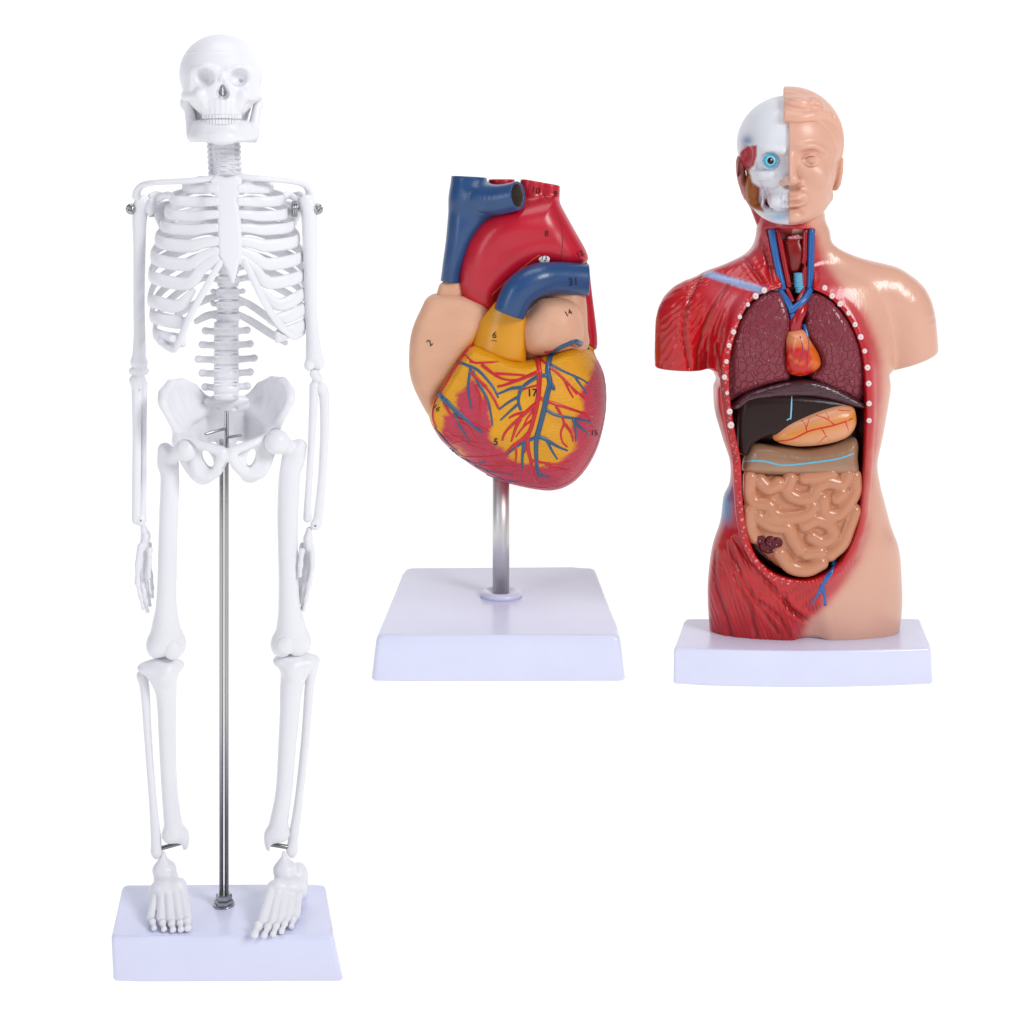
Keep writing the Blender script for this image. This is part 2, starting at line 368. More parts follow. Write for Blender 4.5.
class Proj:                     # lays painted lines and print on a sculpted surface
    def __init__(s, *meshes):
        V = []; Q = []; o = 0
        for v, q in meshes: V.append(v); Q.append(np.asarray(q) + o); o += len(v)
        s.b = BVHTree.FromPolygons(np.vstack(V).tolist(), np.vstack(Q).tolist())
    def hit(s, u, v):
        o = Vector((512, HZ, FP)); d = (Vector((u, v, 0)) - o).normalized()
        h, n, i, _ = s.b.ray_cast(o, d)
        if h is None:
            h, n, i, _ = s.b.find_nearest(Vector(P(u, v, 0)))
        if n.z < 0 and h is not None: n = -n
        return np.array(h), np.array(n)
    def line(s, pts, r0, r1, sink=.35, n=8, seg=8, flat=.7, wig=0.0):
        """pts in picture units along the surface"""
        S = spline(pts, n) if len(pts) > 2 else np.linspace(pts[0], pts[1], n + 1)
        L = np.concatenate([[0], np.cumsum(np.linalg.norm(np.diff(S[:, :2], axis=0), axis=1))]); k = max(3, int(L[-1] / 2.2) + 1)
        t = np.linspace(0, L[-1], k); uu = np.interp(t, L, S[:, 0]); vv = np.interp(t, L, S[:, 1])
        H = []; N = []
        for a, b in zip(uu, vv):
            h, nn = s.hit(a, b); H.append(h); N.append(nn)
        H = np.array(H); N = np.array(N); R = np.linspace(r0, r1, k)
        if wig: R = R * (1 + wig * np.sin(np.linspace(0, 9, k)))
        for _ in range(1): H[1:-1] = .25 * H[:-2] + .5 * H[1:-1] + .25 * H[2:]
        T = np.gradient(H, axis=0); T /= np.linalg.norm(T, axis=1)[:, None] + 1e-9
        N -= T * (N * T).sum(1)[:, None]; N /= np.linalg.norm(N, axis=1)[:, None] + 1e-9; Bn = np.cross(T, N)
        Cc = H - N * (R * flat * sink)[:, None]
        Cc = np.vstack([Cc[:1] - T[:1] * R[0] * .6, Cc, Cc[-1:] + T[-1:] * R[-1] * .6]); R = np.concatenate([[R[0] * .4], R, [R[-1] * .4]])
        N = np.vstack([N[:1], N, N[-1:]]); Bn = np.vstack([Bn[:1], Bn, Bn[-1:]])
        a = np.linspace(0, 2 * math.pi, seg, endpoint=False); m = len(Cc)
        V = (Cc[:, None] + R[:, None, None] * (np.cos(a)[None, :, None] * Bn[:, None] + flat * np.sin(a)[None, :, None] * N[:, None])).reshape(-1, 3)
        F = [(i * seg + j, i * seg + (j + 1) % seg, (i + 1) * seg + (j + 1) % seg, (i + 1) * seg + j) for i in range(m - 1) for j in range(seg)]
        F += [tuple(range(seg))[::-1], tuple((m - 1) * seg + j for j in range(seg))]
        return V, F
    def text(s, body, u, v, size, rot=0.0, lift=.6, bold=0.12, align='CENTER'):
        cu = bpy.data.curves.new("t", 'FONT'); cu.body = body; cu.size = size; cu.align_x = align; cu.align_y = 'CENTER'
        cu.offset = bold; cu.resolution_u = 4
        o = bpy.data.objects.new("t", cu); SC.collection.objects.link(o)
        dg = bpy.context.evaluated_depsgraph_get(); me = o.evaluated_get(dg).to_mesh()
        co = np.array([v_.co[:2] for v_ in me.vertices]); F = [tuple(p.vertices) for p in me.polygons]
        o.evaluated_get(dg).to_mesh_clear(); bpy.data.objects.remove(o); bpy.data.curves.remove(cu)
        a = math.radians(rot); c_, s_ = math.cos(a), math.sin(a)
        V = []
        for x, y in co:
            h, nn = s.hit(u + x * c_ + y * s_, v + x * s_ - y * c_); V.append(h + nn * lift)
        return np.array(V), F
def inpoly(poly, x, y):
    poly = np.asarray(poly, float); c = np.zeros(x.shape, bool); j = len(poly) - 1
    for i in range(len(poly)):
        xi, yi = poly[i]; xj, yj = poly[j]
        c ^= ((yi > y) != (yj > y)) & (x < (xj - xi) * (y - yi) / (yj - yi + 1e-9) + xi); j = i
    return c
def dpoly(poly, x, y):          # signed distance, negative inside
    poly = np.asarray(poly, float); d = np.full(x.shape, 1e9); j = len(poly) - 1
    for i in range(len(poly)):
        ax, ay = poly[j]; bx, by = poly[i]; ex, ey = bx - ax, by - ay
        t = np.clip(((x - ax) * ex + (y - ay) * ey) / (ex * ex + ey * ey + 1e-9), 0, 1)
        d = np.minimum(d, np.hypot(x - ax - t * ex, y - ay - t * ey)); j = i
    return np.where(inpoly(poly, x, y), -d, d)
def pix(V):                     # picture position of local points
    k = FP / (FP - V[:, 2]); return 512 + (V[:, 0] - 512) * k, HZ + (V[:, 1] - HZ) * k
def vnoise(V, sc, seed=0):      # cheap smooth noise for pigment edges and relief
    r = np.random.default_rng(seed); o = np.zeros(len(V))
    for i in range(7):
        k = r.normal(size=3) / sc * (1 + .35 * i); o += np.sin(V @ k + r.uniform(0, 6.28)) / (1 + .3 * i)
    return o / 3.5
def Z(ox, oy, f, pts): return [tuple([ox + p[0] / f, oy + p[1] / f]) + tuple(p[2:]) for p in pts]
M_BASE = material("moulded_white_plastic", (0.72, 0.74, 0.93), rough=0.22, spec=0.45)
M_BONE = material("bone_white_plastic", (0.80, 0.80, 0.84), rough=0.38, spec=0.4)
M_CHROME = material("chromed_steel", (0.42, 0.42, 0.43), rough=0.27, metal=1.0)
M_DARK = material("dark_steel", (0.25, 0.25, 0.26), rough=0.25, metal=1.0)
M_PAINT = material("painted_plastic", attr=True, rough=0.33, spec=0.5, coat=0.15)
M_INK = material("black_print", (0.02, 0.02, 0.02), rough=0.6, spec=.1)
# ------------------------------------------------------------------ the setting: added white sheet, lit through from below so no shadows show
me = bpy.data.meshes.new("floor"); me.from_pydata([(-60, -20, 0), (60, -20, 0), (60, 120, 0), (-60, 120, 0)], [], [(0, 1, 2, 3)])
fm = bpy.data.materials.new("underlit_white_sheet"); fm.use_nodes = True; n = fm.node_tree; n.nodes.clear()
fo = n.nodes.new("ShaderNodeOutputMaterial"); ft = n.nodes.new("ShaderNodeBsdfTranslucent"); ft.inputs[0].default_value = (.93, .93, .93, 1)
n.links.new(ft.outputs[0], fo.inputs[0]); me.materials.append(fm)
floor = bpy.data.objects.new("floor", me); SC.collection.objects.link(floor); floor['kind'] = 'structure'
floor['label'] = 'seamless white surface and backdrop under the models'
# ================================================================== SKELETON
def build_skeleton():
    fr = Frame(946.0); M = Model("skeleton_model", "tall white plastic skeleton with hanging arms, standing on a rod and square white base", "skeleton", fr, (226, 946, 8))
    B = M_BONE
    def P(u, v, w): return (u, HZ + (v - HZ) * (FP - w) / FP, w)
    AXIS = {n_: (140, 312) for n_ in ("humerus", "elbow_joint", "ulna", "radius", "hand", "finger", "thumb", "shoulder_screw", "screw_head", "spring_washer")}
    AXIS.update({n_: (168, 288) for n_ in ("femur", "kneecap", "tibia", "fibula", "foot", "toe", "ankle_pin")})
    def turn(name, V):          # the figure faces the middle of the group, about eleven degrees off square
        if name in ("base", "rod", "nut", "washer", "rod_bracket"): return V
        ax = 227 if name not in AXIS else AXIS[name][0 if V[:, 0].mean() < 227 else 1]
        c_, s_ = math.cos(.188), math.sin(.188); V = V.copy(); x, w = V[:, 0] - ax, V[:, 2].copy()
        V[:, 0] = ax + c_ * x + s_ * w + (.004 * x if name in ("rib",) else 0); V[:, 2] = c_ * w - s_ * x; return V
    M.xf = turn
    put = M.put
    # base, rods, nuts
    FB, BB = (700 / 735, 700 / 683)
    put("base", slab([(111, -46), (320, -46), (342, 64), (128, 64)], [(108, -49), (325, -49), (351, 68), (131, 68)], 905, 946, r=5), M_BASE)
    for du in (-2.6, 2.6):
        put("rod", lathe((224 + du, 0, 0), [(2.1, 905), (2.1, 412), (1.6, 411)] if du > 0 else [(2.1, 905), (2.1, 440), (1.6, 439)], 20), M_CHROME)
    for v0, v1, r in ((899, 905, 9.5), (893.5, 899, 8.2)):
        put("nut", lathe((224, 0, 0), [(r - 1, v1), (r, v1 - .8), (r, v0 + .8), (r - 1, v0)], 6), M_CHROME, smooth=False)
    put("washer", lathe((224, 0, 0), [(10.5, 904.9), (10.5, 903.6)], 28), M_CHROME)
    put("rod_bracket", merge(tube([P(224, 429, 3) + (1.5,), P(209, 434, 16) + (1.5,)], 10), tube([P(230, 437, 2) + (1.5,), P(243, 435.5, 14) + (1.5,)], 10)), M_CHROME)
    # ---- skull
    g = Grid((172, 26, -60), (272, 152, 58), .8)
    g.add(ell((221, 74, -6), (41, 40, 46))); g.add(ell((221.5, 78, 8), (36, 32, 35)), 6)
    g.add(ell((222, 92, 13), (36.5, 22, 29)), 5); g.add(ell((221, 106, -14), (30, 15, 24)), 5); g.add(ell((221, 116, -16), (27, 14, 17)), 5); g.add(ell((222, 100, 14), (30, 20, 28)), 5); g.add(ell((222.5, 109, 19), (22, 12, 24)), 4)
    c = 222
    g.sub(ell((c - 46, 115, 26), (22, 13, 24)), 3); g.sub(ell((c + 46, 115, 26), (22, 13, 24)), 3)
    for sx in (-1, 1):
        g.chain([(c + sx * 21, 98, 37, 5), (c + sx * 32, 98, 22, 5), (c + sx * 35.5, 97, 4, 4.4), (c + sx * 36.5, 95, -10, 4)], 3)
        g.chain([(c + sx * 20, 97, 36, 5), (c + sx * 16, 108, 35, 5)], 4)
        g.chain([(c + sx * 6, 73, 42, 2.2), (c + sx * 17, 70.5, 40.5, 2.6), (c + sx * 27, 74, 31, 3), (c + sx * 29, 90, 28, 3.8)], 4)
        g.add(ell((c + sx * 37, 103, -16), (4.5, 7, 6)), 3)
    g.chain([(222.5, 76, 39, 4), (222.8, 84, 45, 2.6)], 3)
    g.sub(ell((205.5, 81, 41), (9.6, 8.6, 13), (0, -8, 12)), 2.5); g.sub(ell((239.5, 80.5, 41), (9.6, 8.6, 13), (0, 8, -12)), 2.5)
    g.add(ell((203, 82, 27), (3, 2.5, 2)), 2); g.sub(ell((240, 83, 28), (2.5, 2, 3)), 1)
    g.sub(cap((222.8, 84, 47), (222.8, 96.5, 41), 2.4, 6.6), .8); g.sub(cap((222.8, 88, 36), (222.8, 94, 32), 3.5, 5), 1)
    g.add(cap((223, 86, 36), (223, 98, 40), .9), .6)
    for i in range(-4, 5):
        a = i * .23; g.chain([(222 + 22 * math.sin(a), 104, 19 + 23 * math.cos(a), 1.6), (222 + 20.5 * math.sin(a), 115, 18 + 23.4 * math.cos(a), 2.2)], 2.5)
    g.mod(lambda X, Y, Z_, F: .55 * np.exp(-((Y - 55.5 - .03 * (X - 220)) / .7) ** 2))
    skull = put("skull", g.mesh(1), B)
    # jaw
    g = Grid((180, 92, -30), (266, 156, 56), .8)
    for vv, rr, kx in ((127.3, 4.8, .85), (133, 5, .92), (139.5, 5, 1)):
        pts = [(222 + 28 * kx * math.sin(a), vv - 1.5 * abs(math.sin(a)), 8 + 30 * math.cos(a) * kx, rr) for a in np.linspace(-1.45, 1.45, 11)]
        g.chain(pts, 5)
    for sx in (-1, 1):
        for k2 in range(3):
            g.chain([(223 + sx * 29, 135 - k2 * 3, 10 - k2 * 7, 5.4), (223 + sx * 31.5, 120, 4 - k2 * 6, 5), (223 + sx * 34.5, 103, 0 - k2 * 5, 4)], 4)
        g.add(ell((223 + sx * 31, 134, 2), (4, 9, 10)), 4)
    g.add(ell((222.5, 139.5, 38), (12, 6.5, 6)), 5)
    jaw = put("jaw", g.mesh(1), B, skull)
    for row, (v0, v1) in enumerate(((114.6, 120.6), (121.2, 126.8))):
        for i in range(14):
            a = (i - 6.5) * .152; R_ = 20.6 if row == 0 else 19.8; wd_ = (1.75 if 5 <= i <= 8 else 1.6) * (1 if row == 0 else .92)
            u, w = 222 + R_ * math.sin(a), 16.8 + (23.2 if row == 0 else 22.4) * math.cos(a)
            g = Grid((u - 5, v0 - 3, w - 5), (u + 5, v1 + 3, w + 5), .5); g.add(box((u, (v0 + v1) / 2, w), (wd_, (v1 - v0) / 2, 1.7), 1.0, (0, math.degrees(a), 0)))
            put("tooth", g.mesh(1), B, skull if row == 0 else jaw)
    # ---- spine
    def vertebra(cu, v, w, rb, hb, tw, spin=1.0, up=-2, pr_=3.0):
        g = Grid((cu - tw - 5, v - hb - 8, w - 34), (cu + tw + 5, v + hb + 10, w + rb + 4), .9)
        g.add(ell((cu, v, w), (rb * 1.12, hb * 1.3, rb))); g.sub(box((cu, v - hb - 4, w), (30, 4.4, 14), 1)); g.sub(box((cu, v + hb + 4, w), (30, 4.4, 14), 1))
        g.add(box((cu, v - hb + 1.1, w), (rb * 1.02, 1.1, rb * .95), 1), 1.2); g.add(box((cu, v + hb - 1.1, w), (rb * 1.02, 1.1, rb * .95), 1), 1.2)
        for sx in (-1, 1): g.chain([(cu + sx * rb * .5, v, w - rb * .5, pr_), (cu + sx * tw * .8, v + up * .6, w - rb * .8, pr_ * .85), (cu + sx * tw, v + up, w - rb * .8, pr_)], 2)
        g.chain([(cu, v, w - rb * .9, 3), (cu, v + 4 * spin, w - rb * 1.9, 2.2)], 2)
        put("vertebra", g.mesh(1), B)
    for i, v in enumerate(np.linspace(141, 173, 7)): vertebra(223.5 + i * .3, v, -8, 9.5, 2.7, 14.2, .6, 0)
    for i, v in enumerate(np.linspace(181, 321, 12)): vertebra(228, v, -32, 9.5 + i * .12, 5.4, 15, 1, -2)
    for i, v in enumerate((334.5, 348.5, 363, 377, 391)): vertebra(226.3, v, -26 + i * 1.5, 12, 6.6, (21, 24, 28, 24, 21)[i], .6, -1, 4.0)
    # discs
    for v in (139, 144, 150, 155, 160, 165.3, 170.5): put("spinal_disc", lathe((223.8, 0, -8), [(9.6, v + 1.8), (10.3, v), (9.6, v - 1.8)], 20), B)
    for v in list(np.linspace(187.3, 314.7, 11)): put("spinal_disc", lathe((228, 0, -32), [(8.5, v + 1.6), (9, v), (8.5, v - 1.6)], 20), B)
    for v in (328, 341.5, 355.7, 370, 384, 398): put("spinal_disc", lathe((226.3, 0, -27 + (v - 328) * .1), [(12, v + 4), (12.6, v), (12, v - 4)], 20), B)
    # ---- ribs: (spine v, side v, outer half width, front v, front half width, sternum v)
    R = [(181, 186, 43, 189, 38, 189), (190, 198, 55, 202, 46, 201.5), (201, 211, 60, 216, 52, 214), (212, 224, 64, 229.5, 56, 227),
         (223, 238, 69, 245, 60, 240), (235, 254, 73, 263, 62, 250), (247, 272, 75, 281, 62, 257)]
    for sx in (-1, 1):
        cx = 228
        for i, (vs, vm, hw, vf, fw, vst) in enumerate(R):
            r = 5.4 if i < 4 else 6.3
            f = 30 + i * 1.2
            st = 11.5
            pts = [(cx + sx * 8, vs, -38, 3.2), (cx + sx * 26, vs - 2, -45, 3.8), (cx + sx * hw * .86, (vs + vm) / 2, -28, r * .9), (cx + sx * hw, vm, 0, r), (cx + sx * hw * .9, (vm + vf) / 2 + 1, 20, r),
                   (cx + sx * fw * .62, vf, f, r), (cx + sx * (fw * .3 + 6), (vf * .4 + vst * .6), 38 + i * .6, r * .86), (cx + sx * st, vst, 40 + i * .8, r * .8)]
            put("rib", tube(pts, 14, 7, flat=.36, up=(0, 1, 0)), B)
        # false ribs joining the costal margin
        FR = [(258, 297, 76, 300, 66, 40), (270, 312, 74, 316, 62, 44), (282, 328, 71, 334, 58, 40)]
        if sx > 0: FR = [(258, 290, 77, 296, 68, 40), (270, 305, 78, 311, 66, 44), (282, 320, 77, 327, 66, 40)]
        for i, (vs, vm, hw, vf, fw, w) in enumerate(FR):
            e = [(cx + sx * 33, 288 + i * 13), (cx + sx * 39, 305 + i * 11), (cx + sx * 54, 318 + i * 8)][i]
            pts = [(cx + sx * 8, vs, -38, 3), (cx + sx * 28, vs - 1, -44, 3.6), (cx + sx * hw * .87, (vs + vm) / 2, -27, 4), (cx + sx * hw, vm, 0, 6.2), (cx + sx * hw * .9, vf, 20, 6.6),
                   ((cx + sx * fw * .72), vf + (3 if sx < 0 else 7), 33, 6.4), (e[0], e[1] - (0 if sx < 0 else -2), 37, 3)]
            put("rib", tube(pts, 14, 7, flat=.36), B)
        fl_ = [[(236, 300, -38, 3), (252, 309, -40, 3.8), (270, 322, -32, 4), (284, 333, -20, 3)], [(236, 316, -38, 3), (252, 325, -38, 4), (272, 338, -30, 4.2), (286, 346, -22, 3)]] if sx > 0 else \
              [[(220, 298, -38, 3), (206, 302, -42, 4), (190, 309, -38, 4), (176, 318, -30, 3)], [(220, 315, -38, 3), (206, 319, -40, 4), (196, 324, -36, 3)]]
        for q_ in fl_: put("rib", tube(q_, 14, 7, flat=.4), B)
        # costal margin (cartilage arch)
        if sx < 0: pts = [(cx - 7, 260, 46, 3), (cx - 20, 283, 47, 3.4), (cx - 36, 312, 44, 3.4), (cx - 48, 340, 38, 3.6), (cx - 54, 345, 33, 3.4), (cx - 66, 338, 22, 3.6)]
        else: pts = [(cx + 16, 260, 46, 3), (cx + 25, 279, 47, 3.4), (cx + 37, 303, 44, 3.6), (cx + 52, 325, 36, 4), (cx + 65, 335, 24, 4), (cx + 74, 332, 12, 3.6)]
        put("costal_cartilage", tube(pts, 14, 7, flat=.5), B)
        # clavicle and scapula
        if sx < 0: pts = [P(214, 178.5, 34) + (3.4,), P(190, 181, 34) + (3,), P(160, 182.5, 22) + (2.8,), P(146, 185, 8) + (3.2,), P(140, 191, 2) + (3.8,), P(139, 197, 0) + (4.4,)]
        else: pts = [P(237, 177, 34) + (3.4,), P(262, 178.5, 34) + (3,), P(288, 181, 22) + (2.8,), P(302, 184, 8) + (3.2,), P(308, 190, 2) + (3.8,), P(309, 197, 0) + (4.4,)]
        put("clavicle", tube(pts, 14, 7), B)
        g = Grid((130, 180, -70), (325, 262, 20), 1.0)
        o = 228
        for t in np.linspace(0, 1, 9):
            g.chain([(o + sx * 76 - sx * t * 4, 206 + t * 4, -18 - t * 10, 2.6), (o + sx * (60 - 14 * (1 - t)), 200 + 50 * t, -46, 2.0)], 3, .9)
        g.add(ell((o + sx * 76, 207, -12), (5, 9, 8)), 3); g.chain([(o + sx * 70, 200, -14, 3.2), (o + sx * 60, 195, 6, 3.6), (o + sx * 56, 196, 12, 4)], 3)
        g.chain([(o + sx * 50, 200, -48, 2.4), (o + sx * 70, 194, -34, 3), (o + sx * 76, 196, -20, 3.4)], 3)
        put("scapula", g.mesh(1), B)
    # ---- sternum
    g = Grid((204, 168, 28), (252, 290, 60), .8)
    poly = [(210, 180), (216, 175), (226, 178), (237, 175), (242, 180), (241, 190), (237, 199), (240, 215), (241.5, 235), (242, 252), (238, 264), (234, 281), (231.5, 281), (226, 266), (219, 254), (218, 235), (217.5, 215), (217, 199), (211, 190)]
    X, Y = np.meshgrid(g.ax[0], g.ax[1], indexing='ij'); d2 = dpoly(poly, X, Y)[:, :, None].astype(np.float32)
    wc = (37 + (g.ax[1] - 175) * .1)[None, :, None]; q = abs(g.ax[2][None, None, :] - wc) - 3.4
    q = q + .008 * (g.ax[0][:, None, None] - 229) ** 2
    g.F = (np.sqrt(np.maximum(d2 + 3.2, 0) ** 2 + np.maximum(q + 3.2, 0) ** 2) + np.minimum(np.maximum(d2 + 3.2, q + 3.2), 0) - 3.2).astype(np.float32)
    put("sternum", g.mesh(1), B)
    # ---- arms
    def bone(name, segs, blobs, h=.8, k=4, holes=(), parent=None, subs=()):
        allp = [p for s_ in segs for p in s_] + [(b[0][0], b[0][1], b[0][2], max(b[1])) for b in blobs]
        lo = [min(p[i] - p[3] for p in allp) - 4 for i in range(3)]; hi = [max(p[i] + p[3] for p in allp) + 4 for i in range(3)]
        g = Grid(lo, hi, h)
        for s_ in segs: g.chain(s_, k)
        for b in blobs: g.add(ell(*b), k)
        for b in subs: g.sub(ell(*b), 1.5)
        for hc in holes: g.sub(ell(hc, (1.1, 1.1, 5)))
        return put(name, g.mesh(1), B, parent)
    bone("humerus", [[(141, 207, 0, 8), (139.5, 222, 0, 7), (139.5, 250, 0, 6), (139, 300, 0, 5.6), (139.5, 335, 0, 5.8), (139, 360, 0, 7)]], [((143, 203, 0), (8, 8.5, 8)), ((135, 363, 0), (4, 5, 6)), ((143, 364, 0), (4.5, 5, 6))])
    bone("humerus", [[(309, 206, 0, 8.5), (309.5, 225, 0, 7.6), (310, 260, 0, 6.8), (310.5, 300, 0, 6.2), (312, 330, 0, 6.2), (314, 355, 0, 8.4)]], [((307, 203, 0), (8, 8.5, 8)), ((309, 365, 0), (5, 6, 6)), ((319, 363, 0), (5.5, 7, 6))])
    # shoulder screws
    for u0, u1, v in ((131, 152, 209), (318, 294, 209)):
        s_ = 1 if u1 > u0 else -1
        put("shoulder_screw", tube([(u0 + s_ * 4, v, 2, 2.4), (u1, v, 0, 2.4)], 14, 3, smooth=False), M_CHROME)
        g = Grid((u0 - 9, v - 9, -8), (u0 + 9, v + 9, 16), .5); g.add(ell((u0 + s_ * .5, v, 3.5), (5.3, 5.6, 5.6))); g.sub(box((u0 - s_ * 1, v, 9), (.7, 4, 2.2), .3, (0, 0, 35))); g.sub(box((u0 - s_ * 1, v, 9), (4, .7, 2.2), .3, (0, 0, 35)))
        put("screw_head", g.mesh(1), M_CHROME)
        for q_ in range(3):
            put("spring_washer", tube([(u1 + s_ * (q_ * 1.6 - 2.4) + .4 * math.sin(a_), v + 7.5 * math.cos(a_), 7.5 * math.sin(a_), .9) for a_ in np.linspace(0, 6.28, 22)], 8, 2, up=(1, 0, 0)), M_CHROME)
    # elbows, forearms
    bone("elbow_joint", [[(133, 371, 0, 4), (145, 371, 0, 4)], [(139, 368, 0, 4), (139, 376, 0, 5)]], [], k=2)
    bone("elbow_joint", [[(314, 374, 0, 4.6), (318, 379, 0, 4.6)], [(316, 370, -3, 4), (316, 384, -3, 4)]], [], k=2)
    bone("ulna", [[P(136.5, 381, 0) + (5.6,), P(137, 392, 0) + (5.2,), P(137, 440, 1) + (4.3,), P(136.6, 490, 1) + (4.4,), P(136.5, 520, 1) + (4.4,)]], [((138, 380, 0), (8, 6, 6))], holes=[(139.6, 389.5, 6)])
    bone("radius", [[(143.3, 384, -3, 4), (143.6, 430, -3, 2.8), (143.4, 480, -2, 3), (141.5, 520, 0, 4.6)]], [((140.5, 521, 2), (4.6, 4.6, 4.4))], holes=[(140.8, 519.5, 7)])
    bone("radius", [[(314.5, 386, 0, 5.2), (313.5, 400, 0, 4.4), (311, 450, 0, 3.4), (308, 500, 0, 3.6), (307.5, 518, 0, 4.4)]], [])
    bone("ulna", [[(321, 388, 0, 6), (324, 396, -1, 5), (324.5, 430, -1, 4.4), (322, 480, -1, 4.2), (317.5, 523, 0, 4.6)]], [((315, 525, 2), (5, 5, 4.6))], holes=[(314.8, 525, 6)])
    # hands: palm, four fingers, thumb
    def hand(pal, fingers, thumb):
        g = Grid((pal[0][0] - 22, pal[0][1] - 12, -34), (pal[0][0] + 24, pal[-1][1] + 34, 36), .7)
        for (u, v, w, r) in pal: g.add(ell((u, v, w), (r * .8, r * 1.15, r * 1.25)), 3)
        fingers = [[(q[0], q[1], q[2], q[3] * 1.25) for q in f] for f in fingers]; thumb = [(q[0], q[1], q[2], q[3] * 1.25) for q in thumb]
        for f in fingers: g.chain(f[:2], 1.2)
        h_ = put("hand", g.mesh(1), B)
        for f in fingers + [thumb]:
            V = []
            for a, b in zip(f[1:-1], f[2:]):
                m = tuple((np.array(a) * .5 + np.array(b) * .5)[:3]) + (min(a[3], b[3]) * .78,)
                V.append(tube([a, m, b], 10, 5))
            put("finger" if f is not thumb else "thumb", merge(*V), B, h_)
    hand([(143.5, 529, 0, 4), (145.5, 537, 0, 6.2), (144, 545, 1, 5.5)],
         [[(141, 545, 6, 2.6), (138.5, 563, 9, 2.5), (138, 580, 10, 2.3), (141, 594, 9, 2), (143.5, 607, 6, 1.6)],
          [(143, 547, 3, 2.6), (141.5, 566, 6, 2.5), (142.3, 583, 7, 2.3), (145, 598, 6, 2), (147.6, 611, 4, 1.6)],
          [(146, 547, -1, 2.6), (144.6, 566, 1, 2.5), (146.5, 584, 2, 2.2), (148.6, 596, 1, 1.9), (149.6, 606, 0, 1.5)],
          [(148.5, 546, -4, 2.4), (148.5, 562, -5, 2.3), (150.4, 578, -5, 2), (151.6, 590, -5, 1.8), (152, 599, -5, 1.4)]],
         [(148.5, 537, 4, 2.8), (150, 548, 10, 2.6), (150, 562, 13, 2.3), (149, 574, 14, 1.8)])
    hand([(309, 531, 0, 4), (308, 539, 0, 6), (308, 547, 0, 5.6)],
         [[(311, 546, 4, 2.6), (312, 564, 7, 2.5), (309, 582, 8, 2.3), (306, 597, 6, 2), (303.5, 609, 3, 1.6)],
          [(309, 548, 0, 2.6), (308.6, 566, 2, 2.5), (306, 583, 3, 2.3), (304, 597, 1, 2), (302.6, 608, -1, 1.6)],
          [(306, 548, -4, 2.6), (304.6, 566, -4, 2.4), (302.6, 581, -4, 2.2), (301, 594, -5, 1.9), (301, 604, -6, 1.5)],
          [(303, 546, -6, 2.4), (300.6, 560, -8, 2.3), (298.6, 574, -8, 2), (298.5, 586, -9, 1.7), (299.5, 595, -9, 1.4)]],
         [(304, 537, 4, 2.8), (301.5, 548, 10, 2.6), (300, 562, 12, 2.3), (299.5, 572, 12, 1.8)])
    # ---- pelvis
    g = Grid((154, 374, -48), (300, 492, 34), .9)
    for sx in (-1, 1):
        c = 227
        crest = [(c + sx * 24, 403, -36), (c + sx * 34, 391, -30), (c + sx * 45, 384, -18), (c + sx * 55, 383.5, -4), (c + sx * 61.5, 391, 8), (c + sx * 62, 400, 16)]
        root = [(c + sx * 24, 414, -30), (c + sx * 30, 418, -24), (c + sx * 36, 420, -16), (c + sx * 41, 424, -6), (c + sx * 45, 427, 0), (c + sx * 48, 428, 6)]
        for a, b in zip(crest, root):
            g.chain([a + (3.6,), tuple((np.array(a) + np.array(b)) / 2 + [0, 0, -5]) + (3.2,), b + (4.5,)], 5)
        for i in range(len(crest) - 1):
            for t in (0, .5):
                a = np.array(crest[i]) * (1 - t) + np.array(crest[i + 1]) * t; b = np.array(root[i]) * (1 - t) + np.array(root[i + 1]) * t
                g.chain([tuple(a) + (3.8,), tuple((a + b) / 2 + [0, 0, -5]) + (3,), tuple(b) + (4.5,)], 5)
        g.add(ell((c + sx * 44, 438, 2), (10, 12, 13)), 5)
        g.chain([(c + sx * 46, 433, 12, 4), (c + sx * 26, 440, 22, 4), (c + sx * 5, 447, 26, 5)], 3)       # superior ramus
        g.chain([(c + sx * 4, 452, 25, 5.5), (c + sx * 12, 466, 18, 5), (c + sx * 24, 476, 6, 6), (c + sx * 32, 470, -4, 7.5), (c + sx * 40, 455, -6, 8), (c + sx * 43, 442, -4, 8)], 4)
        g.add(ell((c + sx * 22, 474, 6), (9, 8, 8)), 4)
    P0 = globals()['poly']
    for q_ in ([(192, 446), (199, 440), (213, 443), (226, 448), (229, 456), (225, 468), (218, 477), (207, 480), (196, 477), (191, 466)], [(228, 452), (241, 447), (256, 440), (268, 443), (273, 456), (269, 470), (261, 480), (250, 480), (240, 471), (233, 460)]):
        g.add(P0([(512 + (a_ - 512) * FP / (FP - 12), b_) for a_, b_ in q_], 4, 18, rd=6, at=12), 4)
    for sx in (-1, 1):
        a_ = 226.5
        for t in np.linspace(0, 1.3, 9): g.chain([(a_ + sx * 12, 404 + t * 30, -36, 4), (a_ + sx * 24, 406 + t * 30, -36, 4), (a_ + sx * (38 + 4 * t), 412 + t * 22, -26 + 12 * t, 4.5)], 4)
    g.sub(ell((208.5, 456, 12), (4.4, 10, 30), (0, 0, -24)), 1.5); g.sub(ell((250.5, 456, 12), (4.2, 9.5, 30), (0, 0, 14)), 1.5)
    for sx in (-1, 1): g.chain([(227 + sx * 24, 403, -36, 4), (227 + sx * 34, 391, -30, 4), (227 + sx * 45, 384.5, -18, 4), (227 + sx * 55, 384.5, -4, 4.2), (227 + sx * 61, 391, 8, 4.4), (227 + sx * 61.5, 400, 16, 4.2), (227 + sx * 55, 414, 14, 4), (227 + sx * 48, 428, 8, 4.5)], 3)
